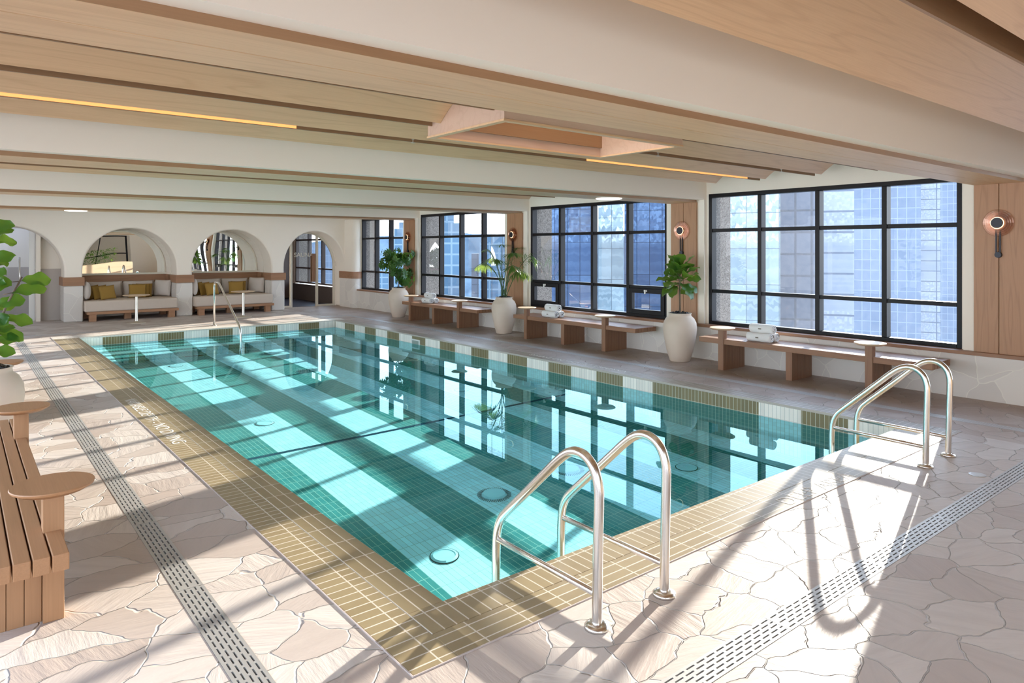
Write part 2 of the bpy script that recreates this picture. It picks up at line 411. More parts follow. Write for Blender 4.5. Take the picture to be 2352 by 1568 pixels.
def tag(o, label, cat, group=None, kind=None):
    o['label'] = label; o['category'] = cat
    if group: o['group'] = group
    if kind: o['kind'] = kind
    return o
def thing(name, loc, label, cat, group=None, rz=0.0):
    o = bpy.data.objects.new(name, None); COL.objects.link(o)
    o.location = loc; o.rotation_euler = (0, 0, rz); o.empty_display_size = .1
    return tag(o, label, cat, group)
def structure(o, label=None):
    o['kind'] = 'structure'
    if label: o['label'] = label
    return o
def copy_tree(o, parent=None):
    c = o.copy(); COL.objects.link(c); c.parent = parent
    for ch in list(o.children): copy_tree(ch, c)
    return c
def dup(root, loc, label, rz=None):
    c = copy_tree(root); c.location = loc; c['label'] = label
    if rz is not None: c.rotation_euler = (0, 0, rz)
    return c
def bez(pts, r, n=6):
    """polyline with rounded corners: pts, corner radius list"""
    out = [Vector(pts[0])]
    for i in range(1, len(pts)-1):
        a, b, c = Vector(pts[i-1]), Vector(pts[i]), Vector(pts[i+1])
        ri = r[i-1] if isinstance(r, (list, tuple)) else r
        p, q = b+(a-b).normalized()*ri, b+(c-b).normalized()*ri
        for k in range(n+1):
            t = k/n; out.append((1-t)**2*p+2*t*(1-t)*b+t*t*q)
    out.append(Vector(pts[-1])); return out

# ================================================================== room shell
XW, YF, ZC = 8.80, 18.2, 2.95            # window wall, far wall, ceiling
XL, YB = -1.7, -3.2                      # left wall and back wall (outside the frame)
PX0, PX1, PY0, PY1 = 1.776, 6.80, 2.72, 14.93   # pool basin
BEAMS = [-1.62, 2.50, 6.62, 10.74, 14.86]

# floor, in rectangles around the pool, the coping and the drain channels
DL, DR, DN, DF = (.82, .95), (7.47, 7.60), (1.57, 1.70), (15.75, 15.88)
CX0, CX1, CY0, CY1 = 1.375, 7.05, 2.315, 15.32
fl = MB()
def fr(x0, y0, x1, y1): fl.box(x0, y0, -.12, x1, y1, 0)
fr(XL, YB-1.9, XW+.4, DN[0]); fr(XL, DF[1], XW+.4, 24)
fr(XL, DN[0], DL[0], DF[1]); fr(DR[1], DN[0], XW+.4, DF[1])
fr(DL[1], DN[1], DR[0], CY0); fr(DL[1], CY1, DR[0], DF[0])
fr(DL[1], CY0, CX0, CY1); fr(CX1, CY0, DR[0], CY1)
floor = structure(fl.build('floor', 'paving'))

# ceiling slab
ceiling = structure(MB().box(XL, YB, ZC, XW+.4, 3.56, ZC+.15).box(XL, 4.50, ZC, XW+.4, YF+.9, ZC+.15).box(XL, 3.56, ZC, 2.80, 4.50, ZC+.15).box(4.67, 3.56, ZC, XW+.4, 4.50, ZC+.15).build('ceiling', 'ceil_plaster'))
# curved oak ceiling panels between beams
def vault(x0, x1, ylow, lowz=2.575, a=.66, b=.27):
    m = MB(); n = 12; prof = []
    for i in range(n+1):
        s_ = a*i/n; prof.append((ylow-a+s_, lowz+b*(1-(s_/a)**2)))
    th = [(p[0], p[1]+.02) for p in prof]
    m.prism(prof+th[::-1], 'x', x0, x1); return m
XC = 8.45
BOX = (2.80, 4.67, 3.56, 4.50, 2.50)      # hanging oak light well
bays = []
for bi in range(4):
    off = BEAMS[bi+1]-6.62
    for k, yl in enumerate((5.86, 5.09, 4.32, 3.55)):
        segs = [(XL, XC)]
        if bi == 1 and k >= 2: segs = [(XL, BOX[0]-.002), (BOX[1]+.002, XC)]
        for (a, b) in segs:
            o = vault(a, b, yl+off).build('vault_panel', 'oak_x', ceiling); smooth_angle(o, 50)
            # upright lip behind the slot
            ylip = yl+off-.648
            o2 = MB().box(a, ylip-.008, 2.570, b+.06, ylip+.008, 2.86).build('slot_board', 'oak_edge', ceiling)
            if k == 0 and bi == 1:
                cuts = [(-1.5, 2.05), (5.2, 8.2)]
                for c0, c1 in cuts:
                    MB().box(c0, ylip-.014, 2.574, c1, ylip-.009, 2.612).build('led_strip', 'led', ceiling)
# beams and the pilasters that carry them
for i, yb in enumerate(BEAMS):
    bm_ = structure(MB().box(XL, yb-.35, 2.377, XW+.1, yb+.35, ZC).build('trim_%d' % (i+1), 'ceil_plaster'))
    s_ = MB()
    s_.box(XL, yb-.235, 2.340, XW-.09, yb-.003, 2.40); s_.box(XL, yb+.003, 2.340, XW-.09, yb+.235, 2.40)
    s_.build('oak_soffit', 'oak_x', bm_, bevel=.002)
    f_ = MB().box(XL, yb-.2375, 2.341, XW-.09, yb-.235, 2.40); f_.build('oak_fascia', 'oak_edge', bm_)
# hanging light well
bx = thing('light_well', (0, 0, 0), 'square oak box hanging below the curved wooden ceiling slats', 'ceiling box')
x0, x1, y0, y1, zb = BOX
h = MB(); t_ = .04
h.box(x0, y0, zb, x1, y0+t_, 3.55); h.build('long_side', 'oak_rose', bx, bevel=.002)
MB().box(x0, y1-t_, zb, x1, y1, 3.55).build('long_side', 'oak_rose', bx, bevel=.002)
MB().box(x0, y0+t_, zb, x0+t_, y1-t_, 3.55).build('short_side', 'oak_rose', bx, bevel=.002)
MB().box(x1-t_, y0+t_, zb, x1, y1-t_, 3.55).build('short_side', 'oak_rose', bx, bevel=.002)
h = MB(); h.box(x0-.006, y0-.006, zb-.015, x1+.006, y0+.045, zb); h.box(x0-.006, y1-.045, zb-.015, x1+.006, y1+.006, zb)
h.box(x0-.006, y0+.045, zb-.015, x0+.045, y1-.045, zb); h.box(x1-.045, y0+.045, zb-.015, x1+.006, y1-.045, zb)
h.build('rim', 'oak_x', bx, bevel=.002)
MB().box(x0, y0, 3.55, x1, y1, 3.58).build('lamp_panel', 'disc', bx)

# ---- right wall: low stone wall, header, piers, outside piers
WIN = [(-1.24, 2.11), (2.88, 6.23), (7.00, 10.35), (11.12, 14.47), (15.24, 17.60)]
WIN.append((19.25, 22.4))
wr = structure(MB().box(XW-.10, YB, 0, XW+.35, 24, .48).build('wall_right', 'clad'))
hd = MB().box(XW, YB, 2.46, XW+.14, 24, ZC+.1)
edges = [YB]+[v for w in WIN for v in w]+[24]
for k in range(0, len(edges), 2): hd.box(XW, edges[k], .48, XW+.14, edges[k+1], 2.46)
hd.build('plaster_wall', 'plaster', wr)
lg = MB().box(XW-.14, YB, .48, XW+.06, 17.62, .52); lg.build('oak_ledge', 'ash_y', wr, bevel=.004)
pi_ = MB()
for yb in BEAMS: pi_.box(XW-.10+.04, yb-.35, .52, XW, yb+.35, 2.377)
pi_.build('pilaster', 'plaster', wr)
for yb in BEAMS:
    p_ = MB(); p_.box(XW-.10, yb-.235, .52, XW-.06, yb-.003, 2.345); p_.box(XW-.10, yb+.003, .52, XW-.06, yb+.235, 2.345)
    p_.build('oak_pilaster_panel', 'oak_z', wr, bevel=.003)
ex = MB()
for a, b in ((-2.01, -1.24), (2.11, 2.88), (6.23, 7.0), (10.35, 11.12), (14.47, 15.24), (17.6, 19.25), (22.4, 23.4)): ex.box(XW+.141, a, -12, 9.36, b, 14)
ex.build('concrete_fin', 'precast', wr)
MB().box(XW+.141, YB, 2.50, XW+.3, 24, 5.5).box(XW+.35, YB, -12, XW+.6, 24, .45).box(XW+.6, YB, -.4, 10.45, 24, -.1).build('outside_face', 'precast', wr)  # last box is an added ledge, enclosing the extended water sheet

# ---- windows
def window(idx, y0, y1, cols, label, dusty=False, hoppers=(), mat='frame'):
    w = thing('window_%d' % idx, (XW, y0, .52), label, 'window'); w['kind'] = 'structure'; del w['category']
    W_, H_ = y1-y0, 2.46-.52
    ys = [i*W_/cols for i in range(cols+1)]; zs = [0, 1.013-.52, 1.917-.52, H_]
    f = MB(); d0, d1 = 0.0, .118
    f.box(d0, 0, 0, d1, .055, H_); f.box(d0, W_-.055, 0, d1, W_, H_)
    f.box(d0, .055, H_-.055, d1, W_-.055, H_); f.box(d0, .055, 0, d1, W_-.055, .05)
    for y in ys[1:-1]: f.box(d0, y-.03, .05, d1, y+.03, H_-.055)
    for z in zs[1:-1]:
        for i in range(cols):
            a = .055 if i == 0 else ys[i]+.03; b = W_-.055 if i == cols-1 else ys[i+1]-.03
            f.box(d0+.012, a, z-.025, d1, b, z+.025)
    f.build('window_frame', mat, w, bevel=.004)
    for i in range(cols):
        for j in range(3):
            g = MB().quad((.11, ys[i]+.01, zs[j]+.01), (.11, ys[i+1]-.01, zs[j]+.01), (.11, ys[i+1]-.01, zs[j+1]-.01), (.11, ys[i]+.01, zs[j+1]-.01))
            g.build('pane', 'glass_dusty' if dusty else 'glass', w)
    for i in hoppers:
        a, b = ys[i]+(.055 if i == 0 else .03), ys[i+1]-(.055 if i == cols-1 else .03); zt = zs[1]-.025; zl = .05; t = .075
        s_ = MB().box(-.015, a, zl, .06, a+t, zt).box(-.015, b-t, zl, .06, b, zt).box(-.015, a+t, zl, .06, b-t, zl+t).box(-.015, a+t, zt-t, .06, b-t, zt)
        so = s_.build('hopper_sash', mat, w, bevel=.004)
        m_ = (a+b)/2
        MB().box(-.03, m_-.03, zt-.05, -.015, m_+.03, zt-.02).box(-.045, m_-.012, zt-.085, -.03, m_+.012, zt-.02).build('latch', 'white_metal', so)
    return w
window(1, *WIN[1], 4, 'black gridded window nearest the camera, hazy glass, blue towers beyond', dusty=True)
window(2, *WIN[2], 4, 'black gridded window with two small hopper sashes, behind the middle bench', hoppers=(0, 3))
window(3, *WIN[3], 4, 'black gridded window behind the farthest bench')
window(4, *WIN[4], 3, 'narrow three-column black window beside the sauna archway')
window(5, *WIN[5], 3, 'brown framed window seen through the sauna doorway', mat='brown_frame')
window(6, *WIN[0], 4, 'black gridded window beyond the right edge of the photo')

# ---- far wall with four arches
ARCH = [(.905, .98), (3.215, .98), (5.525, .98), (7.71, .87)]
ZTOP = 2.12
SPR = 1.14
def arch_pts(cx, hw, n=28, base=0.0, top=ZTOP):
    zs = SPR; r = top-zs
    return [(cx-hw, base)]+[(cx-hw*cos(pi*i/n), zs+r*sin(pi*i/n)) for i in range(n+1)]+[(cx+hw, base)]
aw = MB(); outline = [(XL, 0)]
for cx, hw in ARCH: outline += arch_pts(cx, hw)
outline += [(XW+.02, 0), (XW+.02, ZC), (XL, ZC)]
aw.prism(outline, 'y', YF, YF+.62)
bmesh.ops.recalc_face_normals(aw.bm, faces=aw.bm.faces)
far = aw.build('wall_far', 'plaster', bevel=.045, seg=4); far.modifiers[0].harden_normals = True; structure(far); smooth_angle(far, 35)
# stone foot and oak band of each pier
PIERS = [(1.885, 2.235), (4.195, 4.545), (6.505, 6.84)]
for a, b in PIERS:
    MB().box(a-.012, YF-.015, 0, b+.012, YF+.64, .815).build('stone_pier', 'clad', far, bevel=.03, seg=3)
    MB().box(a-.035, YF-.045, .81, b+.035, YF+.66, 1.0).build('oak_pier_band', 'ash_x', far, bevel=.006)
# rounded corner pier beside window 4
cp = MB(); r_ = .16
def corner(m, g, z0, z1):
    x0, x1, y0, y1 = 8.58-g, XW-.005, 17.62-g, YF+.3
    pts = [(x0, y1)]+[(x0+r_-r_*cos(a), y0+r_-r_*sin(a)) for a in [pi/2*k/8 for k in range(9)]]+[(x1, y0), (x1, y1)]
    m.prism(pts, 'z', z0, z1)
corner(cp, .006, .95, 2.45); o = cp.build('corner_plaster', 'plaster', far); smooth_angle(o)
cp = MB(); corner(cp, .014, 0, .82); o = cp.build('corner_stone', 'clad', far); smooth_angle(o)
cp = MB(); corner(cp, .035, .81, 1.0); o = cp.build('corner_band', 'ash_x', far); smooth_angle(o)

# niches behind arches 2 and 3
YN = 19.30
nw = MB()
for cx, hw in (ARCH[1], ARCH[2]):
    nw.box(cx-hw-.16, YF+.62, 0, cx-hw, YN+.1, ZC); nw.box(cx+hw, YF+.62, 0, cx+hw+.16, YN+.1, ZC)
    nw.box(cx-hw, YN, 0, cx+hw, YN+.1, ZC)
arch_n = MB(); 
niche = structure(nw.build('wall_niche', 'plaster'))
for cx, hw in (ARCH[1], ARCH[2]):
    v_ = MB(); a = arch_pts(cx, hw)[1:-1]
    for (p, q) in zip(a, a[1:]): v_.prism([p, q, (q[0], q[1]+.06), (p[0], p[1]+.06)], 'y', YF+.60, YN)
    smooth_angle(v_.build('niche_vault', 'plaster', niche), 50)
    b_ = MB().box(cx-hw, YN-.05, .81, cx+hw, YN, 1.0).box(cx-hw, YF+.6, .81, cx-hw+.035, YN-.05, 1.0).box(cx+hw-.035, YF+.6, .81, cx+hw, YN-.05, 1.0)
    b_.build('oak_niche_band', 'ash_x', niche, bevel=.004)
    MB().box(cx-hw, YN-.07, 1.0, cx+hw, YN, 1.045).build('mirror_ledge', 'cream', niche, bevel=.004)
for (cx, hw), lab in ((ARCH[1], 'arched wavy mirror above the left sofa'), (ARCH[2], 'arched wavy mirror above the right sofa')):
    mr = thing('arched_mirror', (cx, YN, 1.045), lab, 'mirror', 'arched mirrors in the sofa niches')
    hw2 = hw-.06
    pts = [(-hw2, 0)]+[(-hw2*cos(pi*i/32), (ZTOP-.05-1.045-hw2)+hw2*sin(pi*i/32)) for i in range(33)]+[(hw2, 0)]
    MB().prism(pts, 'y', -.02, -.012).build('glass', 'mirror', mr)
    fm = MB()
    for p, q in zip(pts, pts[1:]):
        d = Vector((q[0]-p[0], q[1]-p[1])); 
        if d.length < 1e-4: continue
    ring = [(p[0]*1.0, p[1]) for p in pts]
    out = [(-hw2-.035, 0)]+[(-(hw2+.035)*cos(pi*i/32), (ZTOP-.05-1.045-hw2)+(hw2+.035)*sin(pi*i/32)) for i in range(33)]+[(hw2+.035, 0)]
    for k in range(len(pts)-1):
        fm.prism([pts[k], pts[k+1], out[k+1], out[k]], 'y', -.035, -.002)
    smooth_angle(fm.build('mirror_frame', 'cream', mr), 50)

# sauna doorway (arch 4)
cx, hw = ARCH[3]
YD = 18.88
vw = MB(); a = arch_pts(cx, hw)[1:-1]
for (p, q) in zip(a, a[1:]): vw.prism([p, q, (q[0], q[1]+.06), (p[0], p[1]+.06)], 'y', YF+.6, YD+.05)
vw.box(cx-hw-.1, YF+.6, 0, cx-hw, YD+.05, SPR); vw.box(cx+hw, YF+.6, 0, cx+hw+.1, YD+.05, SPR)
smooth_angle(vw.build('doorway_vault', 'plaster', far), 50)
dr = thing('door_1', (cx, YD, 0), 'arched glass sauna door with cream frame and oak pull', 'door'); dr['kind'] = 'structure'; del dr['category']
def arch_ring(m, hw_o, hw_i, top_o, y0, y1, base=0.0, n=32):
    zo = SPR; ro = top_o-SPR; ri = ro-(hw_o-hw_i)
    o_ = [(-hw_o, base)]+[(-hw_o*cos(pi*i/n), zo+ro*sin(pi*i/n)) for i in range(n+1)]+[(hw_o, base)]
    i_ = [(-hw_i, base)]+[(-hw_i*cos(pi*i/n), zo+ri*sin(pi*i/n)) for i in range(n+1)]+[(hw_i, base)]
    for k in range(len(o_)-1): m.prism([o_[k], o_[k+1], i_[k+1], i_[k]], 'y', y0, y1)
fm = MB(); arch_ring(fm, hw, hw-.055, ZTOP, -.03, .03)
fm.box(-.45, -.03, 0, -.39, .03, 1.98); fm.box(.30, -.03, 0, .36, .03, 2.0)
fm.box(-hw+.05, -.03, 0, -.45, .03, .05); fm.box(.36, -.03, 0, hw-.05, .03, .05)
smooth_angle(fm.build('door_frame', 'cream', dr), 50)
def arch_height(x, hw_, top): return SPR+(top-SPR)*sqrt(max(1-x*x/hw_/hw_, 0))
def glass_piece(x0, x1, name):
    n = 10; pts = [(x0, .03)]+[(x1, .03)]+[(x1-(x1-x0)*k/n, arch_height(x1-(x1-x0)*k/n, hw-.05, ZTOP-.05)) for k in range(n+1)]
    m = MB(); m.bm.faces.new([m.bm.verts.new((p[0], 0, p[1])) for p in pts]); return m.build(name, 'glass_door', dr)
glass_piece(-hw+.06, -.45, 'side_glass'); glass_piece(-.39, .30, 'leaf_glass'); glass_piece(.36, hw-.06, 'side_glass')
hb = MB().box(.17, -.09, .70, .26, -.05, 1.50).box(.17, .03, .70, .26, .07, 1.50); hd_ = hb.build('pull_handle', 'ash_z', dr, bevel=.006)

def text(body, name, parent, mat, size, loc, rot, sx=1.0, ext=.0008, spacing=1.0):
    c = bpy.data.curves.new(name, 'FONT'); c.body = body; c.size = size; c.extrude = ext; c.space_character = spacing
    c.align_x = 'CENTER'; c.align_y = 'CENTER'; c.offset = -.0022 if size > .12 and mat == 'letters' else 0.0
    c.materials.append(M[mat]); o = bpy.data.objects.new(name, c); COL.objects.link(o)
    me = bpy.data.meshes.new_from_object(o); me.name = name
    me.transform(Matrix.Diagonal((sx, 1, 1, 1)))
    bpy.data.objects.remove(o); bpy.data.curves.remove(c)
    o = bpy.data.objects.new(name, me); COL.objects.link(o)
    o.parent = parent; o.location = loc; o.rotation_euler = rot; return o
text('- SAUNA -', 'lettering', dr, 'cream', .17, (-.06, -.008, 1.46), (pi/2, 0, 0), 1.0)
# sauna lobby beyond
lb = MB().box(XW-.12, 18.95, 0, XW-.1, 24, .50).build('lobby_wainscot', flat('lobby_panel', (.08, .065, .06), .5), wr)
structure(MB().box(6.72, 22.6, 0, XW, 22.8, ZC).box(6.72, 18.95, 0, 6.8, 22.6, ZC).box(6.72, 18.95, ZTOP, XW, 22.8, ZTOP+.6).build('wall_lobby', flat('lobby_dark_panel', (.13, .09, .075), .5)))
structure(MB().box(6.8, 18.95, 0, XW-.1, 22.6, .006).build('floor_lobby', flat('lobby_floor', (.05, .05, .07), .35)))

# corridor behind arch 1
cw = MB()
cw.box(1.42, YF+.62, 0, 1.50, YF+1.0, ZC); cw.box(1.42, 19.05, 0, 2.1, 19.15, ZC)
cw.box(XL, 21.2, 0, 2.1, 21.3, ZC); cw.box(-.6, YF+.62, 0, -.5, 21.2, ZC); cw.box(2.0, 19.15, 0, 2.1, 21.2, ZC)
cw.box(XL, YF+.9, ZC-.02, XW, 24, ZC+.1)
co_ = structure(cw.build('wall_corridor', 'plaster'))
tile = flat('greige_wall_tile', (.50, .45, .41), .5)
MB().box(1.41, 19.035, 0, 2.0, 19.05, 1.18).box(-.5, 21.18, 0, 2.0, 21.2, 1.18).build('tile_wainscot', tile, co_)
d2 = thing('door_2', (0, 19.10, 0), 'glass shower-room door with upright steel pulls behind the left archway', 'door'); d2['kind'] = 'structure'; del d2['category']
MB().box(1.30, -.03, 0, 1.42, .03, 2.2).box(-.45, -.03, 2.1, 1.30, .03, 2.2).build('door_frame', 'white_metal', d2, bevel=.004)
MB().quad((-.45, 0, .02), (1.30, 0, .02), (1.30, 0, 2.1), (-.45, 0, 2.1)).build('leaf_glass', 'glass_door', d2)
MB().tube([(1.13, -.06, .6), (1.13, -.06, 1.45)], .016).tube([(1.13, .06, .6), (1.13, .06, 1.45)], .016).tube([(1.13, -.06, .8), (1.13, .06, .8)], .01).tube([(1.13, -.06, 1.25), (1.13, .06, 1.25)], .01).build('pull_handle', 'steel', d2, smooth=True)
sl = bpy.data.lights.new('corridor_lamp', 'AREA'); sl.energy = 13; sl.size = 1.2; sl.color = (.55, .68, 1)
so = bpy.data.objects.new('corridor_lamp', sl); COL.objects.link(so); so.location = (.6, 20.2, 2.85)

# back and left walls (outside the frame, tall openings added to let in fill light)
bw = MB()
bw.box(XL, YB-.2, 0, XL+1.2, YB, ZC).box(XL+1.2, YB-.2, 0, 2.0, YB, .5).box(XL+1.2, YB-.2, 2.5, 2.0, YB, ZC).box(2.0, YB-.2, 0, 4.2, YB, ZC)
bw.box(4.2, YB-.2, 2.3, 7.4, YB, ZC).box(7.4, YB-.2, 0, XW+.3, YB, ZC).box(4.2, YB-.2, 0, 7.4, YB, .1)
bw.box(4.0, YB-1.9, 0, 7.6, YB-1.8, ZC).box(4.0, YB-1.8, ZC, 7.6, YB-.2, ZC+.1).box(3.9, YB-1.9, 0, 4.0, YB-.2, ZC).box(7.6, YB-1.9, 0, 7.7, YB-.2, ZC)
structure(bw.build('wall_back', 'plaster'))
lw = MB().box(XL-.2, YB, 0, XL, 19, .4).box(XL-.2, YB, 2.6, XL, 19, ZC)
for a in range(5): y = YB+a*4.12; lw.box(XL-.2, y-.0, .4, XL, y+.5, 2.6)
lw.box(XL-.2, 15.6, .4, XL, 19, 2.6)
structure(lw.build('wall_left', 'plaster'))

# ================================================================== pool
pool = thing('swimming_pool', (0, 0, 0), 'long indoor swimming pool with green and white striped tiles', 'swimming pool')
# basin floor slopes from 1.65 to 1.05
ZN, ZS = -1.42, -1.00; YS = 13.35
pf = MB().quad((PX0, PY0, ZN), (PX1, PY0, ZN), (PX1, YS, ZS), (PX0, YS, ZS)).build('basin_floor', 'tile_floor', pool)
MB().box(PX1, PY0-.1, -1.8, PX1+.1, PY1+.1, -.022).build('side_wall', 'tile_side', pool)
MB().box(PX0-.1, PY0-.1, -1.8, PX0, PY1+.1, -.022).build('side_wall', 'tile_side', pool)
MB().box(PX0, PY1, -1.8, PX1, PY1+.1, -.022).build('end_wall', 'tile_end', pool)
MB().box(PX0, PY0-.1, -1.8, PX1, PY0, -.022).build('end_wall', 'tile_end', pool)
# broad steps at the far end
for k in range(5):
    z = -.30-.15*k; yf = 14.62-.32*k
    MB().box(PX0, yf, -1.2, PX1, PY1 if k == 0 else yf+.32, z).build('step', 'tile_floor', pool)
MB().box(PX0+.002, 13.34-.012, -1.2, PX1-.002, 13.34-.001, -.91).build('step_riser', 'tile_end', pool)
MB().box(3.20, 13.30, -.985, 3.50, 13.325, -.925).build('suction_grille', 'dark', pool)
# dark depth line across the floor
def fz(y): return ZN+(y-PY0)*(ZS-ZN)/(YS-PY0)
MB().quad((PX0, 7.10, fz(7.10)+.004), (PX1, 7.10, fz(7.10)+.004), (PX1, 7.16, fz(7.16)+.004), (PX0, 7.16, fz(7.16)+.004)).build('depth_line', flat('navy_tile', (.01, .05, .09), .3), pool)
# coping
ZB = -.022
MB().box(PX0-.19, PY0, ZB, PX0, PY1, .004).box(PX0-.19, CY0+.2, ZB, PX1, PY0, .004).build('inner_coping', 'cop_y', pool, bevel=.003)
MB().box(CX0, CY0, ZB, PX0-.192, PY1, .004).box(PX0-.192, CY0, ZB, PX1+.12, CY0+.198, .004).build('outer_coping', 'cop_x', pool, bevel=.003)
MB().box(PX1, CY0+.2, ZB, CX1, PY1, .004).box(PX1+.12, CY0, ZB, CX1, CY0+.2, .004).build('window_side_coping', 'cop_grey', pool, bevel=.003)
MB().box(CX0, PY1, ZB, CX1, CY1, .004).build('far_coping', 'cop_white', pool, bevel=.003)
MB().box(CX0-.006, CY0-.006, ZB, CX0-.0005, CY1, .005).box(CX0, CY0-.006, ZB, CX1, CY0-.0005, .005).box(CX1+.0005, CY0-.006, ZB, CX1+.006, CY1, .005).build('coping_trim', flat('mauve_grout', (.5, .43, .4), .6), pool)
M['letters'] = flat('white_lettering', (.85, .82, .78), .6)
text('VARIABLE DEPTH - NO DIVING', 'lettering', pool, 'letters', .165, (1.475, 7.40, .0052), (0, 0, -pi/2), .96, .0006)
text('DEEP AREA', 'lettering', pool, 'letters', .165, (4.62, 2.385, .0052), (0, 0, 0), 1.12, .0006)
text('VARIABLE DEPTH - NO DIVING', 'lettering', pool, 'letters', .13, (6.96, 7.2, .0052), (0, 0, pi/2), 1.1, .0006)
# water
# (sheet extended unseen under the deck so sun patches reach the pool floor)
wt = MB().quad((PX0-.002, PY0-.002, -.165), (10.4, PY0-.002, -.165), (10.4, 16.6, -.165), (PX0-.002, 16.6, -.165)).build('water', 'water', pool, smooth=True, normals=False)
wt.cycles.is_caustics_caster = True
# floor lights, main drains
for (x, y) in ((2.865, 4.37), (2.865, 8.25), (2.865, 12.5), (5.705, 4.30), (5.705, 8.25), (5.705, 12.5)):
    o = MB().lathe([(.105, 0), (.105, .012), (.085, .02), (.083, .012), (0.0, .014)], x, y, 28, cz=fz(y)+.002).build('underwater_light', flat('lamp_lens', (.78, .88, .93), .4) if 'lens' not in M else M['lens'], pool)
    M['lens'] = o.data.materials[0]
    MB().lathe([(.112, 0), (.112, .008), (.104, .008)], x, y, 28, cz=fz(y)+.002).build('light_bezel', 'dark', pool)
for (x, y) in ((3.80, 4.98), (4.74, 4.99)):
    dm = MB().lathe([(.10, 0), (.10, .05), (.07, .055), (0, .055)], x, y, 28, cz=fz(y)).build('main_drain', 'lens', pool)
    ring = MB()
    for k in range(48):
        a = 2*pi*k/48; ring.tube([(x+.115*cos(a), y+.115*sin(a), fz(y)+.01), (x+.155*cos(a), y+.155*sin(a), fz(y)+.006)], .0035, 5)
    ring.build('drain_teeth', 'black', pool)
# skimmer plate on the window side
sk = MB().box(PX1-.012, 11.20, -.21, PX1, 11.52, -.18).box(PX1-.012, 11.20, -.10, PX1, 11.52, -.075).box(PX1-.012, 11.20, -.18, PX1, 11.235, -.10).box(PX1-.012, 11.485, -.18, PX1, 11.52, -.10).build('skimmer_plate', 'white_metal', pool)
MB().box(PX1-.004, 11.235, -.18, PX1-.001, 11.485, -.10).build('skimmer_mouth', flat('skimmer_mouth', (.3, .36, .33), .5), sk)

# trench drains (slotted grates over dark channels)
def trench(x0, y0, x1, y1, label, near=True):
    horiz = (x1-x0) > (y1-y0); Lg = (x1-x0) if horiz else (y1-y0); Wd = .13
    t = thing('trench_drain', (x0, y0, 0), label, 'floor drain', 'slotted trench drains around the pool')
    def B(m, a, b, c, d, z0, z1):
        if horiz: m.box(a, b, z0, c, d, z1)
        else: m.box(b, a, z0, d, c, z1)
    ch = MB(); B(ch, 0, 0, Lg, Wd, -.12, -.05); ch.build('channel', 'dark', t)
    mod = 1.0; n = max(1, round(Lg/mod)); mod = Lg/n; rows = 5; slw = .0075; bar = (Wd-rows*slw)/(rows+1); pitch = .066; slot = .05
    per = [MB() for _ in range(n)]
    for i in range(n):
        m = per[i]; a0, a1 = i*mod+.0015, (i+1)*mod-.0015
        for r in range(rows+1): 
            w0 = r*(bar+slw); B(m, a0, w0+(.001 if r == 0 else 0), a1, w0+bar-(.001 if r == rows else 0), -.012, .002)
        if near:
            for r in range(rows):
                w0 = bar+r*(bar+slw); p = a0+(.033 if r % 2 else 0)
                q = a0
                while p < a1:
                    B(m, q, w0, min(p+pitch-slot, a1), w0+slw, -.012, .002); q = p+pitch; p = q
        m.build('grate', 'grate', t)
    return t
trench(DL[0], DN[0], DL[1], DF[0], 'slotted steel drain beside the left wooden bench, running into the distance')
trench(DL[1], DN[0], DR[0], DN[1], 'slotted steel drain crossing the near deck in front of both ladders')
trench(DR[0], DN[0], DR[1], DF[0], 'slotted steel drain between the pool and the window benches')
trench(DL[0], DF[0], DR[1], DF[1], 'slotted steel drain between the pool and the sofas')
# small deck fittings
dc = thing('deck_drain', (5.80, 1.80, 0), 'small round steel deck drain near the right-hand ladder', 'floor drain')
MB().lathe([(.055, 0), (.055, .004), (.04, .006), (0, .006)], n=24).build('cover', 'grate', dc)

# ladder rails
def catmull(P, n):
    P = [Vector(p) for p in P]; out = []
    for i in range(len(P)-1):
        a, b, c, d = P[max(i-1, 0)], P[i], P[i+1], P[min(i+2, len(P)-1)]
        for k in range(n):
            t = k/n; out.append(.5*((2*b)+(c-a)*t+(2*a-5*b+4*c-d)*t*t+(3*b-a-3*c+d)*t**3))
    return out+[P[-1]]
def make_rail(x, label):
    t = thing('grab_rail', (x, 0, 0), label, 'pool rail', 'steel ladder rails at the near end of the pool')
    P_ = [(2.112, 0), (2.108, .2), (2.104, .40), (2.100, .54), (2.102, .614), (2.124, .682), (2.168, .724), (2.225, .738), (2.288, .722), (2.358, .671), (2.44, .596), (2.54, .504), (2.64, .413), (2.74, .322), (2.79, .268), (2.820, .20), (2.829, .12), (2.831, .0), (2.831, -.4), (2.831, -.75)]
    o = MB().tube(catmull([(0, y, z) for y, z in P_], 5), .0225, 18).build('tube', 'steel', t, smooth=True)
    MB().tube([(0, 2.105, .147), (0, 2.825, .155)], .015, 14).build('crossbar', 'steel', t, smooth=True)
    MB().lathe([(.055, .0), (.055, .012), (.038, .022), (.026, .024)], 0, 2.112, 28).build('flange', 'steel', t, smooth=True)
    return t
r0 = make_rail(2.173, 'curved steel rail standing nearest the camera, left one of the near ladder')
dup(r0, (2.63, 0, 0), 'curved steel rail, right one of the near ladder, over the sunlit tiles')
dup(r0, (5.71, 0, 0), 'curved steel rail, left one of the ladder by the window benches')
dup(r0, (6.155, 0, 0), 'curved steel rail standing nearest the window benches')
for nm, xa, xb, lab in (('pool_ladder', 2.173, 2.63, 'ladder treads under water between the near rails'), ('pool_ladder', 5.71, 6.155, 'ladder treads under water between the rails by the benches')):
    ld = thing(nm, (xa, 2.83, -1.0), lab, 'ladder', 'underwater ladder treads')
    for k in range(3): MB().box(.02, -.04, .05+.25*k, xb-xa-.02, .04, .075+.25*k).build('tread', 'steel', ld, bevel=.005)
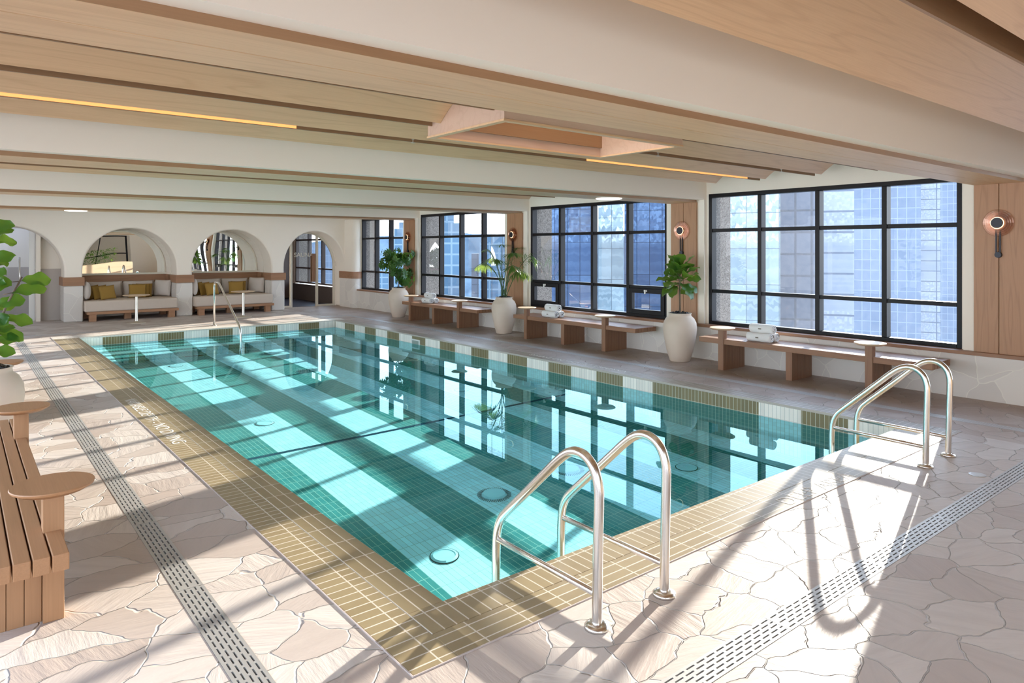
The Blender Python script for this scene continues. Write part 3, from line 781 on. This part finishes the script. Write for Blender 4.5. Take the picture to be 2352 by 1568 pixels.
hr = thing('stair_handrail', (4.3, 0, 0), 'sloping steel handrail at the far pool steps in front of the right sofa', 'handrail')
MB().tube(bez([(0, 15.463, 0), (0, 15.463, .93), (0, 15.13, .93), (0, 13.72, .10), (0, 13.62, -.95)], [.12, .1, .12], 7), .021, 14).build('tube', 'steel', hr, smooth=True)
MB().lathe([(.05, 0), (.05, .012), (.03, .02)], 0, 15.463, 20).build('flange', 'steel', hr, smooth=True)

# ================================================================== benches
def make_bench(label, group, y0=2.93, y1=5.90, legs=(5.535, 4.56, 3.585), tables=(5.535, 3.585), xa=8.10, xb=8.60, z=.42, mir=False, wy='ash_y', wz='ash_z', top='pale_top', nplanks=7, tr=.168, loc=(0, 0, 0), tz=.575):
    """bench standing along y; world-sized parts about its own base point"""
    ox, oy = (xa+xb)/2, (y0+y1)/2
    t = thing('bench', (ox+loc[0], oy+loc[1], 0), label, 'bench', group)
    X = lambda v: (v-ox)
    w = (xb-xa)/nplanks
    for k in range(nplanks):
        a = xa+k*w; MB().box(X(a)+.003, y0-oy, z-.07, X(a+w)-.003, y1-oy, z).build('plank', wy, t, bevel=.004)
    for ly in legs:
        has = any(abs(ly-ty) < .1 for ty in tables); la, lb_ = xa+(.069 if has and not mir else .005), xb-(.071 if has and mir else .005)
        lm = MB(); n = 7; ww = (lb_-la)/n
        for k in range(n): lm.box(X(la)+k*ww+.001, ly-.042-oy, 0, X(la)+(k+1)*ww-.001, ly+.042-oy, z-.07)
        lm.build('leg', wz, t, bevel=.002)
    px = xa-.012 if not mir else xb+.010-.08
    for ty in tables:
        po = MB().box(X(px), ty-.042-oy, 0 if not mir else 0, X(px)+.08, ty+.042-oy, tz-.02)
        po.build('table_post', wz, t, bevel=.003)
        tp = MB().lathe([(tr*.82, -.028), (tr*.98, -.012), (tr, -.004), (tr*.985, 0)], X(px)+.04, ty-oy, 40, cz=tz).build('table_top', top, t)
        smooth_angle(tp, 35)
    return t
BL = ['slatted wooden bench with two round side tables under the nearest window', 'slatted wooden bench with two round side tables under the hopper-sash window', 'slatted wooden bench with two round side tables farthest along the windows']
GB = 'wooden benches along the windows'
b0 = make_bench(BL[0], GB)
dup(b0, (b0.location.x, b0.location.y+4.13, 0), BL[1]); dup(b0, (b0.location.x, b0.location.y+8.25, 0), BL[2])
GL = 'teak benches along the left side'
bl = make_bench('teak slatted bench with round side tables at the lower left', GL, 3.36, 6.25, (3.73, 4.68, 5.63), (3.70, 5.62), -.155, .37, .40, True, 'teak_y', 'teak_z', 'teak_y', 8, .163, tz=.60)
dup(bl, (bl.location.x, bl.location.y+4.25, 0), 'teak bench behind the left potted plant, only its round table showing')

# ================================================================== pots and plants
def make_pot(x, y, label, name='potted_plant', cat='potted plant', sc=.80):
    t = thing(name, (x, y, 0), label, cat)
    prof = [(.17, 0), (.185, .01), (.24, .16), (.285, .34), (.305, .47), (.295, .56), (.255, .625), (.205, .66), (.20, .69), (.212, .70), (.205, .705), (.185, .70), (.18, .66)]
    o = MB().lathe([(r*sc, z) for r, z in prof], n=48).build('pot', 'pot', t, smooth=True)
    rg = random.Random(int(x*100+y*37)); m = MB()
    m.lathe([(.18*sc, .675), (.0, .69)], n=24)
    for k in range(75):
        a = rg.random()*2*pi; r = .172*sc*sqrt(rg.random()); s_ = rg.uniform(.011, .024)
        mt = Matrix.Translation((r*cos(a), r*sin(a), .690+rg.uniform(0, .036)*(1.3-r/.172/sc))) @ Matrix.Rotation(rg.random()*6, 4, 'Z') @ Matrix.Diagonal((s_*1.3, s_, s_*.7, 1))
        bmesh.ops.create_icosphere(m.bm, subdivisions=1, radius=1, matrix=mt)
    pb = m.build('pebbles', 'pebble', t); smooth_angle(pb, 60); pb['kind'] = 'stuff'
    return t

def leaf(m, base, d, up, L_, W_, shape='fig', droop=.3, rg=random, nu=8, nv=4, cup=.12):
    d = Vector(d).normalized(); up = Vector(up); s_ = d.cross(up)
    if s_.length < 1e-3: s_ = d.orthogonal()
    s_.normalize(); n_ = s_.cross(d).normalized(); ph = rg.random()*6; base = Vector(base)
    def wid(u):
        if shape == 'fig': return (sin(pi*min(1, u**.95))**.62)*(.62+.62*u-.18*(1-abs(2*u-.75)))*.86 if 0 < u < 1 else .02
        if shape == 'blade': return (sin(pi*u)**.6) if 0 < u < 1 else .02
        return (sin(pi*u**.8)**.8) if 0 < u < 1 else .02
    def fn(u, v):
        v = v*2-1; w = wid(u)*W_*.5
        wav = .06*L_*sin(u*13+ph+(2 if v > 0 else 0))*abs(v)**2 if shape == 'fig' else 0
        return base+d*(u*L_*(1-.12*droop*u))+s_*(v*w)+n_*(-droop*L_*u*u*.55+cup*abs(v)*w*1.6+wav-.0)
    m.grid(fn, nu, nv)

def fiddle(t, x, height, leaves, seed, top=1.0, big=.27, trunk_z=.66, spread=.62, kind='lollipop'):
    rg = random.Random(seed)
    m = MB(); pts = [(0, 0, trunk_z), (.008, .01, trunk_z+height*.4), (-.006, .0, trunk_z+height*.8), (0, 0, trunk_z+height)]
    m.tube(pts, .014, 10, r1=.010); m2 = MB()
    for k in range(leaves):
        f = k/leaves; a = k*2.39996+rg.uniform(-.25, .25)
        zz = trunk_z+height*(1-spread+spread*f)
        el = -.55+1.75*f+rg.uniform(-.25, .25); o_ = Vector((cos(a), sin(a), 0))
        if o_.x > .3: o_ = Vector((.3, o_.y, 0)).normalized()*.9
        d = (o_*cos(el)+Vector((0, 0, sin(el)))).normalized()
        L_ = big*rg.uniform(.9, 1.12)*(1-.15*f); st = d*rg.uniform(.04, .10); b0_ = Vector((0, 0, zz))
        m.tube([b0_, b0_+st], .004, 5)
        up = o_*(-.9 if el > .5 else .9)+Vector((rg.uniform(-.5, .5), rg.uniform(-.5, .5), .75))
        leaf(m2, b0_+st, d, up, L_, L_*1.0, 'fig', rg.uniform(.1, .45), rg)
    m.build('trunk', 'bark', t, smooth=True)
    m2.build('leaves', 'fig', t, smooth=True, normals=False)

p3 = make_pot(8.28, 6.36, 'sand pot with fiddle-leaf fig between the nearest two window benches')
fiddle(p3, 0, .60, 34, 5, big=.255, trunk_z=.72, spread=.34)
# kentia palm
p2 = make_pot(8.30, 10.56, 'sand pot with feathery palm between the middle and farthest benches')
def palm(t, seed=3):
    rg = random.Random(seed); st = MB(); lf = MB()
    fronds = [(-.55, .85, 1.00, .60), (.1, .45, 1.05, .15), (1.7, .9, .85, .75), (2.5, .35, 1.0, .1), (-1.5, .75, .72, .85), (-1.9, .5, 1.0, .3), (3.6, .5, .9, .4), (.9, .3, 1.1, .1), (-1.2, .35, .98, .25), (4.4, .6, .8, .6), (1.35, .75, .95, .55)]
    # each: heading angle, outward reach, height, droop of the tip
    for (a, reach, hh, dr_) in fronds:
        h = Vector((cos(a), sin(a), 0)); P0 = Vector((.05*cos(a*3), .05*sin(a*3), .67))
        P1 = P0+h*reach*.25+Vector((0, 0, hh*.62)); P2 = P0+h*reach*.62+Vector((0, 0, hh*1.02)); P3 = P0+h*reach+Vector((0, 0, hh*(1-dr_*.45)))
        # keep fronds off the glass
        def cl(p): p = Vector(p); p.x = min(p.x, .42); return p
        P1, P2, P3 = cl(P1), cl(P2), cl(P3)
        B = lambda u: P0*(1-u)**3+3*P1*u*(1-u)**2+3*P2*u*u*(1-u)+P3*u**3
        st.tube([B(k/14) for k in range(15)], .0085, 7, r1=.003)
        for k in range(26):
            u = .40+.59*k/25; p = B(u); dd = (B(min(1, u+.02))-B(u-.02)).normalized()
            sdv = dd.cross(Vector((0, 0, 1))).normalized()
            for sg in (-1, 1):
                ln = (.10+.24*sin(pi*min(1, (k+3)/27)))*rg.uniform(.8, 1.1)
                v = (dd*.75+sdv*sg*.75+Vector((0, 0, -.25-.5*dr_*rg.random()))).normalized()
                q = p+v*ln
                if q.x > .45: v.x *= .2
                leaf(lf, p, v, (0, 0, 1), ln, .016, 'blade', .55, rg, 4, 2, .1)
    st.build('stems', 'stem', t, smooth=True); lf.build('fronds', 'palm', t, smooth=True, normals=False)
palm(p2)
# umbrella bush
p1 = make_pot(8.30, 14.66, 'sand pot with bushy umbrella tree beside the farthest bench')
def bush(t, seed=8):
    rg = random.Random(seed); st = MB(); lf = MB()
    st.tube([(0, 0, .66), (.01, 0, .82), (0, .01, 1.0)], .013, 8, r1=.01)
    for k in range(24):
        a = k*2.4; zz = rg.uniform(.85, 1.58); r = rg.uniform(.12, .48)*(1-.35*abs(zz-1.25)); c = Vector((r*cos(a)*.72, r*sin(a), zz))
        st.tube([(0, 0, .9), c*.5+Vector((0, 0, .42)), c], .006, 6, r1=.003)
        for j in range(7):
            v = Vector((rg.gauss(0, 1), rg.gauss(0, 1), rg.gauss(.1, .7))).normalized(); pc = c+v*rg.uniform(.06, .15)
            if pc.x > .36: pc.x = .36
            nl = 7; ax = v.orthogonal().normalized(); ay = v.cross(ax)
            for i in range(nl):
                b = 2*pi*i/nl; dd = (ax*cos(b)+ay*sin(b))*.9+v*.25
                leaf(lf, pc, dd, v, rg.uniform(.085, .12), .04, 'oval', .5, rg, 3, 2, .1)
    st.build('stems', 'bark', t, smooth=True); lf.build('leaves', 'bush', t, smooth=True, normals=False)
bush(p1)
p4 = make_pot(.20, 6.88, 'sand pot with large fiddle-leaf fig at the left edge, behind the teak bench')
def fig_left(t):
    rg = random.Random(21); m = MB(); m2 = MB()
    stems = [[(0, 0, .66), (-.05, .0, 1.1), (-.1, .02, 1.7), (-.08, 0, 2.1)], [(0, 0, .66), (.04, -.02, .95), (.12, -.05, 1.2), (.22, -.06, 1.42)], [(0, 0, .66), (-.03, .03, 1.2), (.02, .02, 1.7)]]
    for s_ in stems: m.tube(s_, .014, 8, r1=.006)
    spec = [((.03, -.02, 1.18), (.9, -.3, .28), .27), ((.14, -.05, 1.28), (1, -.2, .25), .30), ((.2, -.06, 1.38), (1, .1, .1), .27), ((.10, -.03, 1.12), (.9, -.3, -.25), .25), ((.05, 0, 1.0), (.8, -.4, -.2), .25),
            ((-.02, 0, 1.5), (.8, -.3, .45), .27), ((0, .02, 1.66), (.7, -.3, .7), .26), ((-.05, 0, 1.78), (.7, -.2, .2), .28), ((-.08, 0, 1.95), (.6, -.3, .9), .24), ((.02, 0, .92), (.7, -.5, .1), .26), ((0, 0, .85), (.8, -.2, -.1), .22),
            ((-.02, 0, 1.36), (.6, -.7, .1), .28), ((.0, 0, 1.52), (.5, .5, .1), .26), ((-.06, 0, 1.3), (-.9, .1, .2), .28), ((-.06, 0, 1.6), (-.9, -.3, .3), .28), ((-.05, 0, 1.1), (-.6, -.7, .2), .28), ((-.08, 0, 2.08), (0, .2, 1), .2), ((-.03, 0, 1.0), (-.8, .5, .1), .26)]
    for i in range(16):
        a_ = rg.uniform(-2.6, 1.2); spec.append(((-.05+.06*cos(a_), .05*sin(a_), rg.uniform(.9, 1.95)), (cos(a_), sin(a_), rg.uniform(-.4, .5)), rg.uniform(.2, .27)))
    for b, d, L_ in spec:
        d = Vector(d).normalized(); b = Vector(b)+Vector((-.045, 0, 0)); m.tube([b, b+d*.06], .004, 5)
        leaf(m2, b+d*.06, d, (rg.uniform(-.4, .6), rg.uniform(-1.3, -.4), .8), L_*.80, L_*.66, 'fig', rg.uniform(.1, .5), rg, 10, 6)
    m.build('trunk', 'bark', t, smooth=True); m2.build('leaves', 'fig', t, smooth=True, normals=False)
fig_left(p4)

# ================================================================== towels
def make_towel(label):
    t = thing('rolled_towel', (0, 0, 0), label, 'towel', 'white rolled towels on the benches')
    n, L_ = 44, .34; prof = []
    for k in range(n):
        a = 2*pi*k/n; r = .062*(1+.03*sin(3*a+1)); prof.append((r*cos(a), .060+r*sin(a)*.96))
    m = MB(); rings = []
    for j, (yy, s_) in enumerate([(-L_/2, .86), (-L_/2+.006, .96), (-L_/2+.02, 1), (-.08, 1.02), (0, .985), (.08, 1.02), (L_/2-.02, 1), (L_/2-.006, .96), (L_/2, .86)]):
        rings.append([m.bm.verts.new((p[0]*s_, yy, .060+(p[1]-.060)*s_)) for p in prof])
    for a, b in zip(rings, rings[1:]):
        for k in range(n): m.bm.faces.new([a[k], a[(k+1) % n], b[(k+1) % n], b[k]])
    m.build('roll', 'terry', t, smooth=True)
    # spiral of folded layers on both ends
    sp_ = MB()
    for sg in (-1, 1):
        pts = [((.008+.046*u/(4*pi*1.0))*cos(u), sg*(L_/2-.004), .060+(.008+.046*u/(4*pi*1.0))*sin(u)*.96) for u in [k*4*pi/56 for k in range(57)]]
        sp_.tube(pts, .0072, 7)
        sp_.lathe([(.054, sg*(L_/2-.006)), (0, sg*(L_/2-.006))], 0, 0, 24, 'y', .060)
    sp_.build('rolled_end', 'terry', t, smooth=True)
    MB().box(-.0655, -.015, .052, -.0615, .025, .067).build('woven_tag', 'tag', t)
    return t
tw0 = None
BW = [('nearest window bench', 5.05), ('middle window bench', 9.17), ('farthest window bench', 13.28)]
for (nm, yc) in BW:
    for (dx, dz, w_) in ((-.068, 0, 'front towel of the bottom pair on the '), (.066, 0, 'rear towel of the bottom pair on the '), (0, .110, 'top towel of the small stack on the ')):
        lab = 'white rolled ' + w_ + nm; loc = (8.32+dx, yc, .42+dz)
        if tw0 is None: tw0 = make_towel(lab); tw0.location = loc
        else: dup(tw0, loc, lab)

# ================================================================== sconces
def make_sconce(y, label):
    t = thing('wall_sconce', (XW-.10, y, 1.92), label, 'wall lamp', 'copper disc sconces on the oak pilasters')
    for r_, xo in ((.145, .022), (.125, .030), (.105, .038), (.086, .046)):
        MB().lathe([(r_-.019, -xo), (r_-.004, -xo-.004), (r_, -xo), (r_-.004, -xo+.003), (r_-.019, -xo+.003)], 0, 0, 48, 'x').build('glass_ring', 'copper_glass', t)
    MB().lathe([(.060, -.020), (.060, -.004), (.05, 0.0)], 0, 0, 40, 'x').build('back_plate', 'black', t)
    MB().lathe([(.063, -.060), (.063, -.054), (.056, -.054), (.056, -.06)], 0, 0, 40, 'x').build('glow_ring', 'lamp', t)
    MB().lathe([(.0, -.074), (.052, -.074), (.056, -.070), (.056, -.02), (.0, -.02)], 0, 0, 40, 'x').build('centre_disc', 'black', t)
    MB().box(-.03, -.024, -.33, -.015, -.013, -.07).box(-.03, .013, -.33, -.015, .024, -.07).build('twin_stem', 'black', t)
    MB().lathe([(.0, -.034), (.030, -.034), (.032, -.030), (.032, 0)], 0, 0, 28, 'x', -.34).build('lower_disc', 'black', t)
    return t
s0 = make_sconce(2.50, 'copper ringed sconce nearest the camera, at the right edge')
dup(s0, (XW-.10, 6.64, 1.92), 'copper ringed sconce above the fiddle-leaf fig')
dup(s0, (XW-.10, 10.76, 1.92), 'copper ringed sconce above the feathery palm')
dup(s0, (XW-.10, 14.88, 1.92), 'copper ringed sconce above the umbrella tree, farthest one')

# ceiling fittings
for (x, y, z, lab) in ((1.99, 17.15, 2.95, 'x'),): pass
d_ = thing('ceiling_light', (1.72, 14.86, 2.34), 'round white ceiling light under the far beam above the left sofa', 'ceiling light', 'round white lights under the beams')
MB().lathe([(0, -.012), (.17, -.012), (.18, -.006), (.18, 0)], n=40).build('diffuser', 'disc', d_)
d2_ = dup(d_, (7.05, 6.62, 2.34), 'round white ceiling light under the beam above the middle window')
sp0 = None
for (x, y, lab) in ((3.05, 5.14, 'tiny sprinkler head in the ceiling slot left of the oak box'), (5.35, 4.37, 'tiny sprinkler head just right of the oak box'), (7.6, 4.37, 'tiny sprinkler head near the window end of the slot')):
    if sp0 is None:
        sp0 = thing('sprinkler_head', (x, y, 2.60), lab, 'sprinkler', 'sprinkler heads in the ceiling')
        MB().lathe([(.012, .03), (.012, -.02), (.004, -.022), (.004, -.045), (.02, -.047), (.02, -.05), (0, -.05)], n=14).build('head', 'satin', sp0)
    else: dup(sp0, (x, y, 2.60), lab)

# ================================================================== sofas, cushions, pedestal tables
def pillow(name, label, group, loc, w, h, th, mat, rot, cat='cushion'):
    m = MB(); n = 14
    def P(u, v, sg):
        u, v = u*2-1, v*2-1
        k = (max(0, 1-u*u)*max(0, 1-v*v))**.38
        px_ = u*w/2*(1-.07*(1-abs(u))*0-.06*v*v*(1-0)*abs(u)**1*(1-abs(v))*0)
        sx = 1-.05*(1-v*v); sz = 1-.05*(1-u*u)
        return (u*w/2*sx, sg*th/2*k, v*h/2*sz+h/2)
    m.grid(lambda u, v: P(u, v, 1), n, n); m.grid(lambda u, v: P(u, v, -1), n, n)
    bmesh.ops.remove_doubles(m.bm, verts=m.bm.verts, dist=1e-4)
    o = m.build(name, mat, smooth=True); o.location = loc; o.rotation_euler = rot
    return tag(o, label, cat, group)
def make_sofa(x0, label):
    t = thing('sofa', (x0, 18.02, 0), label, 'sofa', 'built-in daybed sofas in the niches')
    Wd = 1.965; D = 1.15
    MB().box(.07, .0, .155, Wd-.0, D, .215).build('platform', 'sofa_wood', t, bevel=.004)
    for (a, b) in ((.11, .02), (Wd-.22, .02), (.86, .30), (.11, .9), (Wd-.22, .9)):
        MB().box(a, b, 0, a+.14, b+.12, .155).build('leg', 'sofa_wood', t, bevel=.004)
    m = MB().box(.02, .01, .215, Wd-.02, D, .46); m.build('mattress', 'linen', t, smooth=False, bevel=.035, seg=4)
    return t
for si, (x0, nm) in enumerate(((2.235, 'left'), (4.545, 'right'))):
    make_sofa(x0, 'oatmeal daybed sofa on a wooden platform in the %s niche' % nm)
    g = 'cushions on the %s sofa' % nm; Z = .464
    pillow('cushion', 'pale linen cushion standing at the left end of the %s sofa' % nm, g, (x0+.11, 18.45, Z), .50, .42, .17, 'linen_light', (0, .12, radians(80)))
    pillow('cushion', 'wide pale linen back cushion, left of two, on the %s sofa' % nm, g, (x0+.56, 19.08, Z), .78, .40, .18, 'linen_light', (-.2, 0, 0))
    pillow('cushion', 'wide pale linen back cushion, right of two, on the %s sofa' % nm, g, (x0+1.30, 19.08, Z), .70, .40, .18, 'linen_light', (-.2, 0, 0))
    pillow('cushion', 'pale linen cushion standing at the right end of the %s sofa' % nm, g, (x0+1.76, 18.83, Z), .50, .41, .17, 'linen_light', (-.12, 0, radians(-55)))
    for k, w_ in enumerate(('rearmost', 'middle', 'front')):
        pillow('cushion', 'mustard cushion, %s of the three leaning at the left of the %s sofa' % (w_, nm), g, (x0+.30+.125*k, 18.67-.13*k, Z), .37, .33, .10, 'mustard', (-.26, -.06, radians(34-6*k)))
    for k, w_ in enumerate(('front', 'middle', 'rear')):
        if si == 1 and k == 2: continue
        pillow('cushion', 'mustard cushion, %s one of the %s at the right of the %s sofa' % (w_, 'three' if si == 0 else 'pair', nm), g, (x0+1.18+.085*k, 18.60+.12*k, Z), .38, .33, .09, 'mustard', (-.18, 0, radians(-8-10*k)))
def make_table(x, y, label):
    t = thing('pedestal_table', (x, y, 0), label, 'side table', 'slim pedestal tables by the sofas')
    o = MB().lathe([(.20, 0), (.20, .006), (.10, .025), (.034, .045), (.030, .06), (.030, .59)], n=32).build('pedestal', 'satin', t); smooth_angle(o, 50)
    o = MB().lathe([(.06, .585), (.20, .598), (.27, .608), (.275, .616), (.27, .622), (0, .622)], n=40).build('table_top', 'pale_top', t); smooth_angle(o, 40)
    return t
tb = make_table(3.12, 17.12, 'slim round pedestal table in front of the left sofa')
dup(tb, (5.39, 17.0, 0), 'slim round pedestal table in front of the right sofa, beside the handrail')

# planter behind the camera, seen only in the mirrors
pl = thing('planter_box', (3.4, -1.1, 0), 'long oak planter full of greenery, seen only in the left mirror', 'planter')
MB().box(0, 0, 0, 3.6, .5, .8).build('box', 'pale_top', pl, bevel=.01)
gm = MB(); rg = random.Random(4)
for k in range(900):
    b = Vector((rg.uniform(.05, 3.0), rg.uniform(.05, .45), .8+rg.uniform(0, .65))); d = Vector((rg.gauss(0, 1), rg.gauss(0, 1), rg.uniform(-.1, .9)))
    leaf(gm, b, d, (0, 0, 1), rg.uniform(.12, .2), .07, 'oval', .5, rg, 3, 2)
o = gm.build('foliage', 'bush', pl, smooth=True, normals=False); o['kind'] = 'stuff'
dk = thing('door_3', (4.4, YB-.1, .1), 'black framed glass door in the wall behind the camera', 'door'); dk['kind'] = 'structure'; del dk['category']
MB().box(0, -.03, 0, .07, .03, 2.2).box(1.4, -.03, 0, 1.46, .03, 2.2).box(2.8, -.03, 0, 2.87, .03, 2.2).box(.07, -.03, 2.13, 2.8, .03, 2.2).box(.07, -.03, 1.0, 2.8, .03, 1.06).box(.07, -.03, 0, 2.8, .03, .07).build('door_frame', 'frame', dk)

# ================================================================== outside
structure(MB().box(-200, -900, -61, 1500, 1500, -60).build('floor_outside', 'street'))
CZ, CT = radians(38.83), 1.65
def building(u0, u1, vtop, D, depth, mat, label, turn=0.0, name='office_tower', cap=None):
    """upright block D metres away whose camera-side corners stand at the given bearings"""
    a0, a1 = CZ+math.atan((u0-1176)/1589), CZ+math.atan((u1-1176)/1589)
    p0 = Vector((sin(a0), cos(a0)))*D; p1 = Vector((sin(a1), cos(a1)))*D*(1+turn)
    w = (p1-p0).length; rz = math.atan2(p1.y-p0.y, p1.x-p0.x)
    dm = D*cos((a0+a1)/2-CZ); top = CT+(570-vtop)/1589*dm
    t = thing(name, (p0.x, p0.y, -60), label, 'building', 'city buildings outside the windows', rz)
    MB().box(0, 0, 0, w, depth, top+60).build('facade', mat, t)
    if cap: 
        for (f0, f1, hh) in cap: MB().box(w*f0, depth*.1, top+60, w*f1, depth*.6, top+60+hh).build('rooftop_block', mat, t)
    return t
building(905, 950, 525, 260, 20, 'f_cond', 'stepped apartment tower seen through the narrow far window', cap=[(.25, 1, 2.4), (.6, .95, 5.0)])
building(780, 905, 612, 330, 40, 'f_cond', 'low pale office block low in the narrow far window', name='office_block')
building(700, 790, 560, 400, 40, 'f_lilac', 'distant block beyond the far left of the window wall', name='office_block')
building(1010, 1063, 512, 190, 18, 'f_cond', 'tall balconied tower left of centre in the third window', cap=[(.1, .62, 2.6)])
building(1102, 1190, 556, 230, 26, 'f_cond', 'balconied tower behind the palm leaves', cap=[(.2, .9, 1.8)])
building(1083, 1100, 582, 260, 20, 'f_grey', 'slim dark tower just left of the palm', name='office_tower')
building(1215, 1372, 380, 120, 30, 'f_blue', 'deep blue curtain-wall tower filling the left of the hopper window')
building(1374, 1432, 340, 100, 14, 'f_pale', 'pale green mirrored tower in the middle of the hopper window')
building(1434, 1560, 380, 125, 30, 'f_blue', 'deep blue curtain-wall tower behind the potted fig')
building(1640, 1792, 340, 90, 16, 'f_pale', 'pale wavy-glass tower at the left of the nearest window')
building(1790, 1882, 350, 110, 25, 'f_grey', 'grey gridded office tower, second from left in the nearest window')
building(1884, 1962, 340, 140, 20, 'f_white', 'white banded office slab in the middle of the nearest window')
building(1960, 2115, 330, 260, 40, 'f_lilac', 'lilac gridded tower right of the white slab')
building(2108, 2160, 300, 300, 20, 'f_white', 'tall white ribbed tower at the right of the nearest window')
building(2150, 2200, 330, 430, 40, 'f_lilac', 'far hazy tower at the right edge of the nearest window')
hl = MB()
hill_pts = []
random.seed(6)
for k in range(41):
    a = radians(18+k*1.1); D = 900; hh = 8+14*math.exp(-((k-14)/7)**2)+10*math.exp(-((k-26)/5)**2)+random.uniform(-1.5, 1.5)
    hill_pts.append((sin(a), cos(a), hh))
for (p, q) in zip(hill_pts, hill_pts[1:]):
    for r0_, r1_, z0_, z1_ in ((780, 860, 0, .6), (860, 900, .6, 1), (900, 1000, 1, .7)):
        zf = lambda h_, f: -60+(h_+60)*f
        hl.quad((p[0]*r0_, p[1]*r0_, zf(p[2], z0_)), (q[0]*r0_, q[1]*r0_, zf(q[2], z0_)), (q[0]*r1_, q[1]*r1_, zf(q[2], z1_)), (p[0]*r1_, p[1]*r1_, zf(p[2], z1_)))
tag(hl.build('wooded_hill', 'hill', smooth=True), 'hazy wooded hill on the horizon beyond the towers', 'hill')
cb0 = None
for (y, lab) in ((11.78, 'thin steel cable hanging outside the third window, nearer one'), (12.18, 'thin steel cable hanging outside the third window, farther one')):
    c = MB().tube([(9.5, y+.35, -12), (9.5, y+.35, 14)], .006, 6).build('steel_cable', 'black'); tag(c, lab, 'cable', 'cables outside the third window')

# every solid receives the sunlight bent by the water surface
for o in bpy.data.objects:
    if o.type in {'MESH', 'FONT'} and o.parent == pool and o.name != wt.name: o.cycles.is_caustics_receiver = True
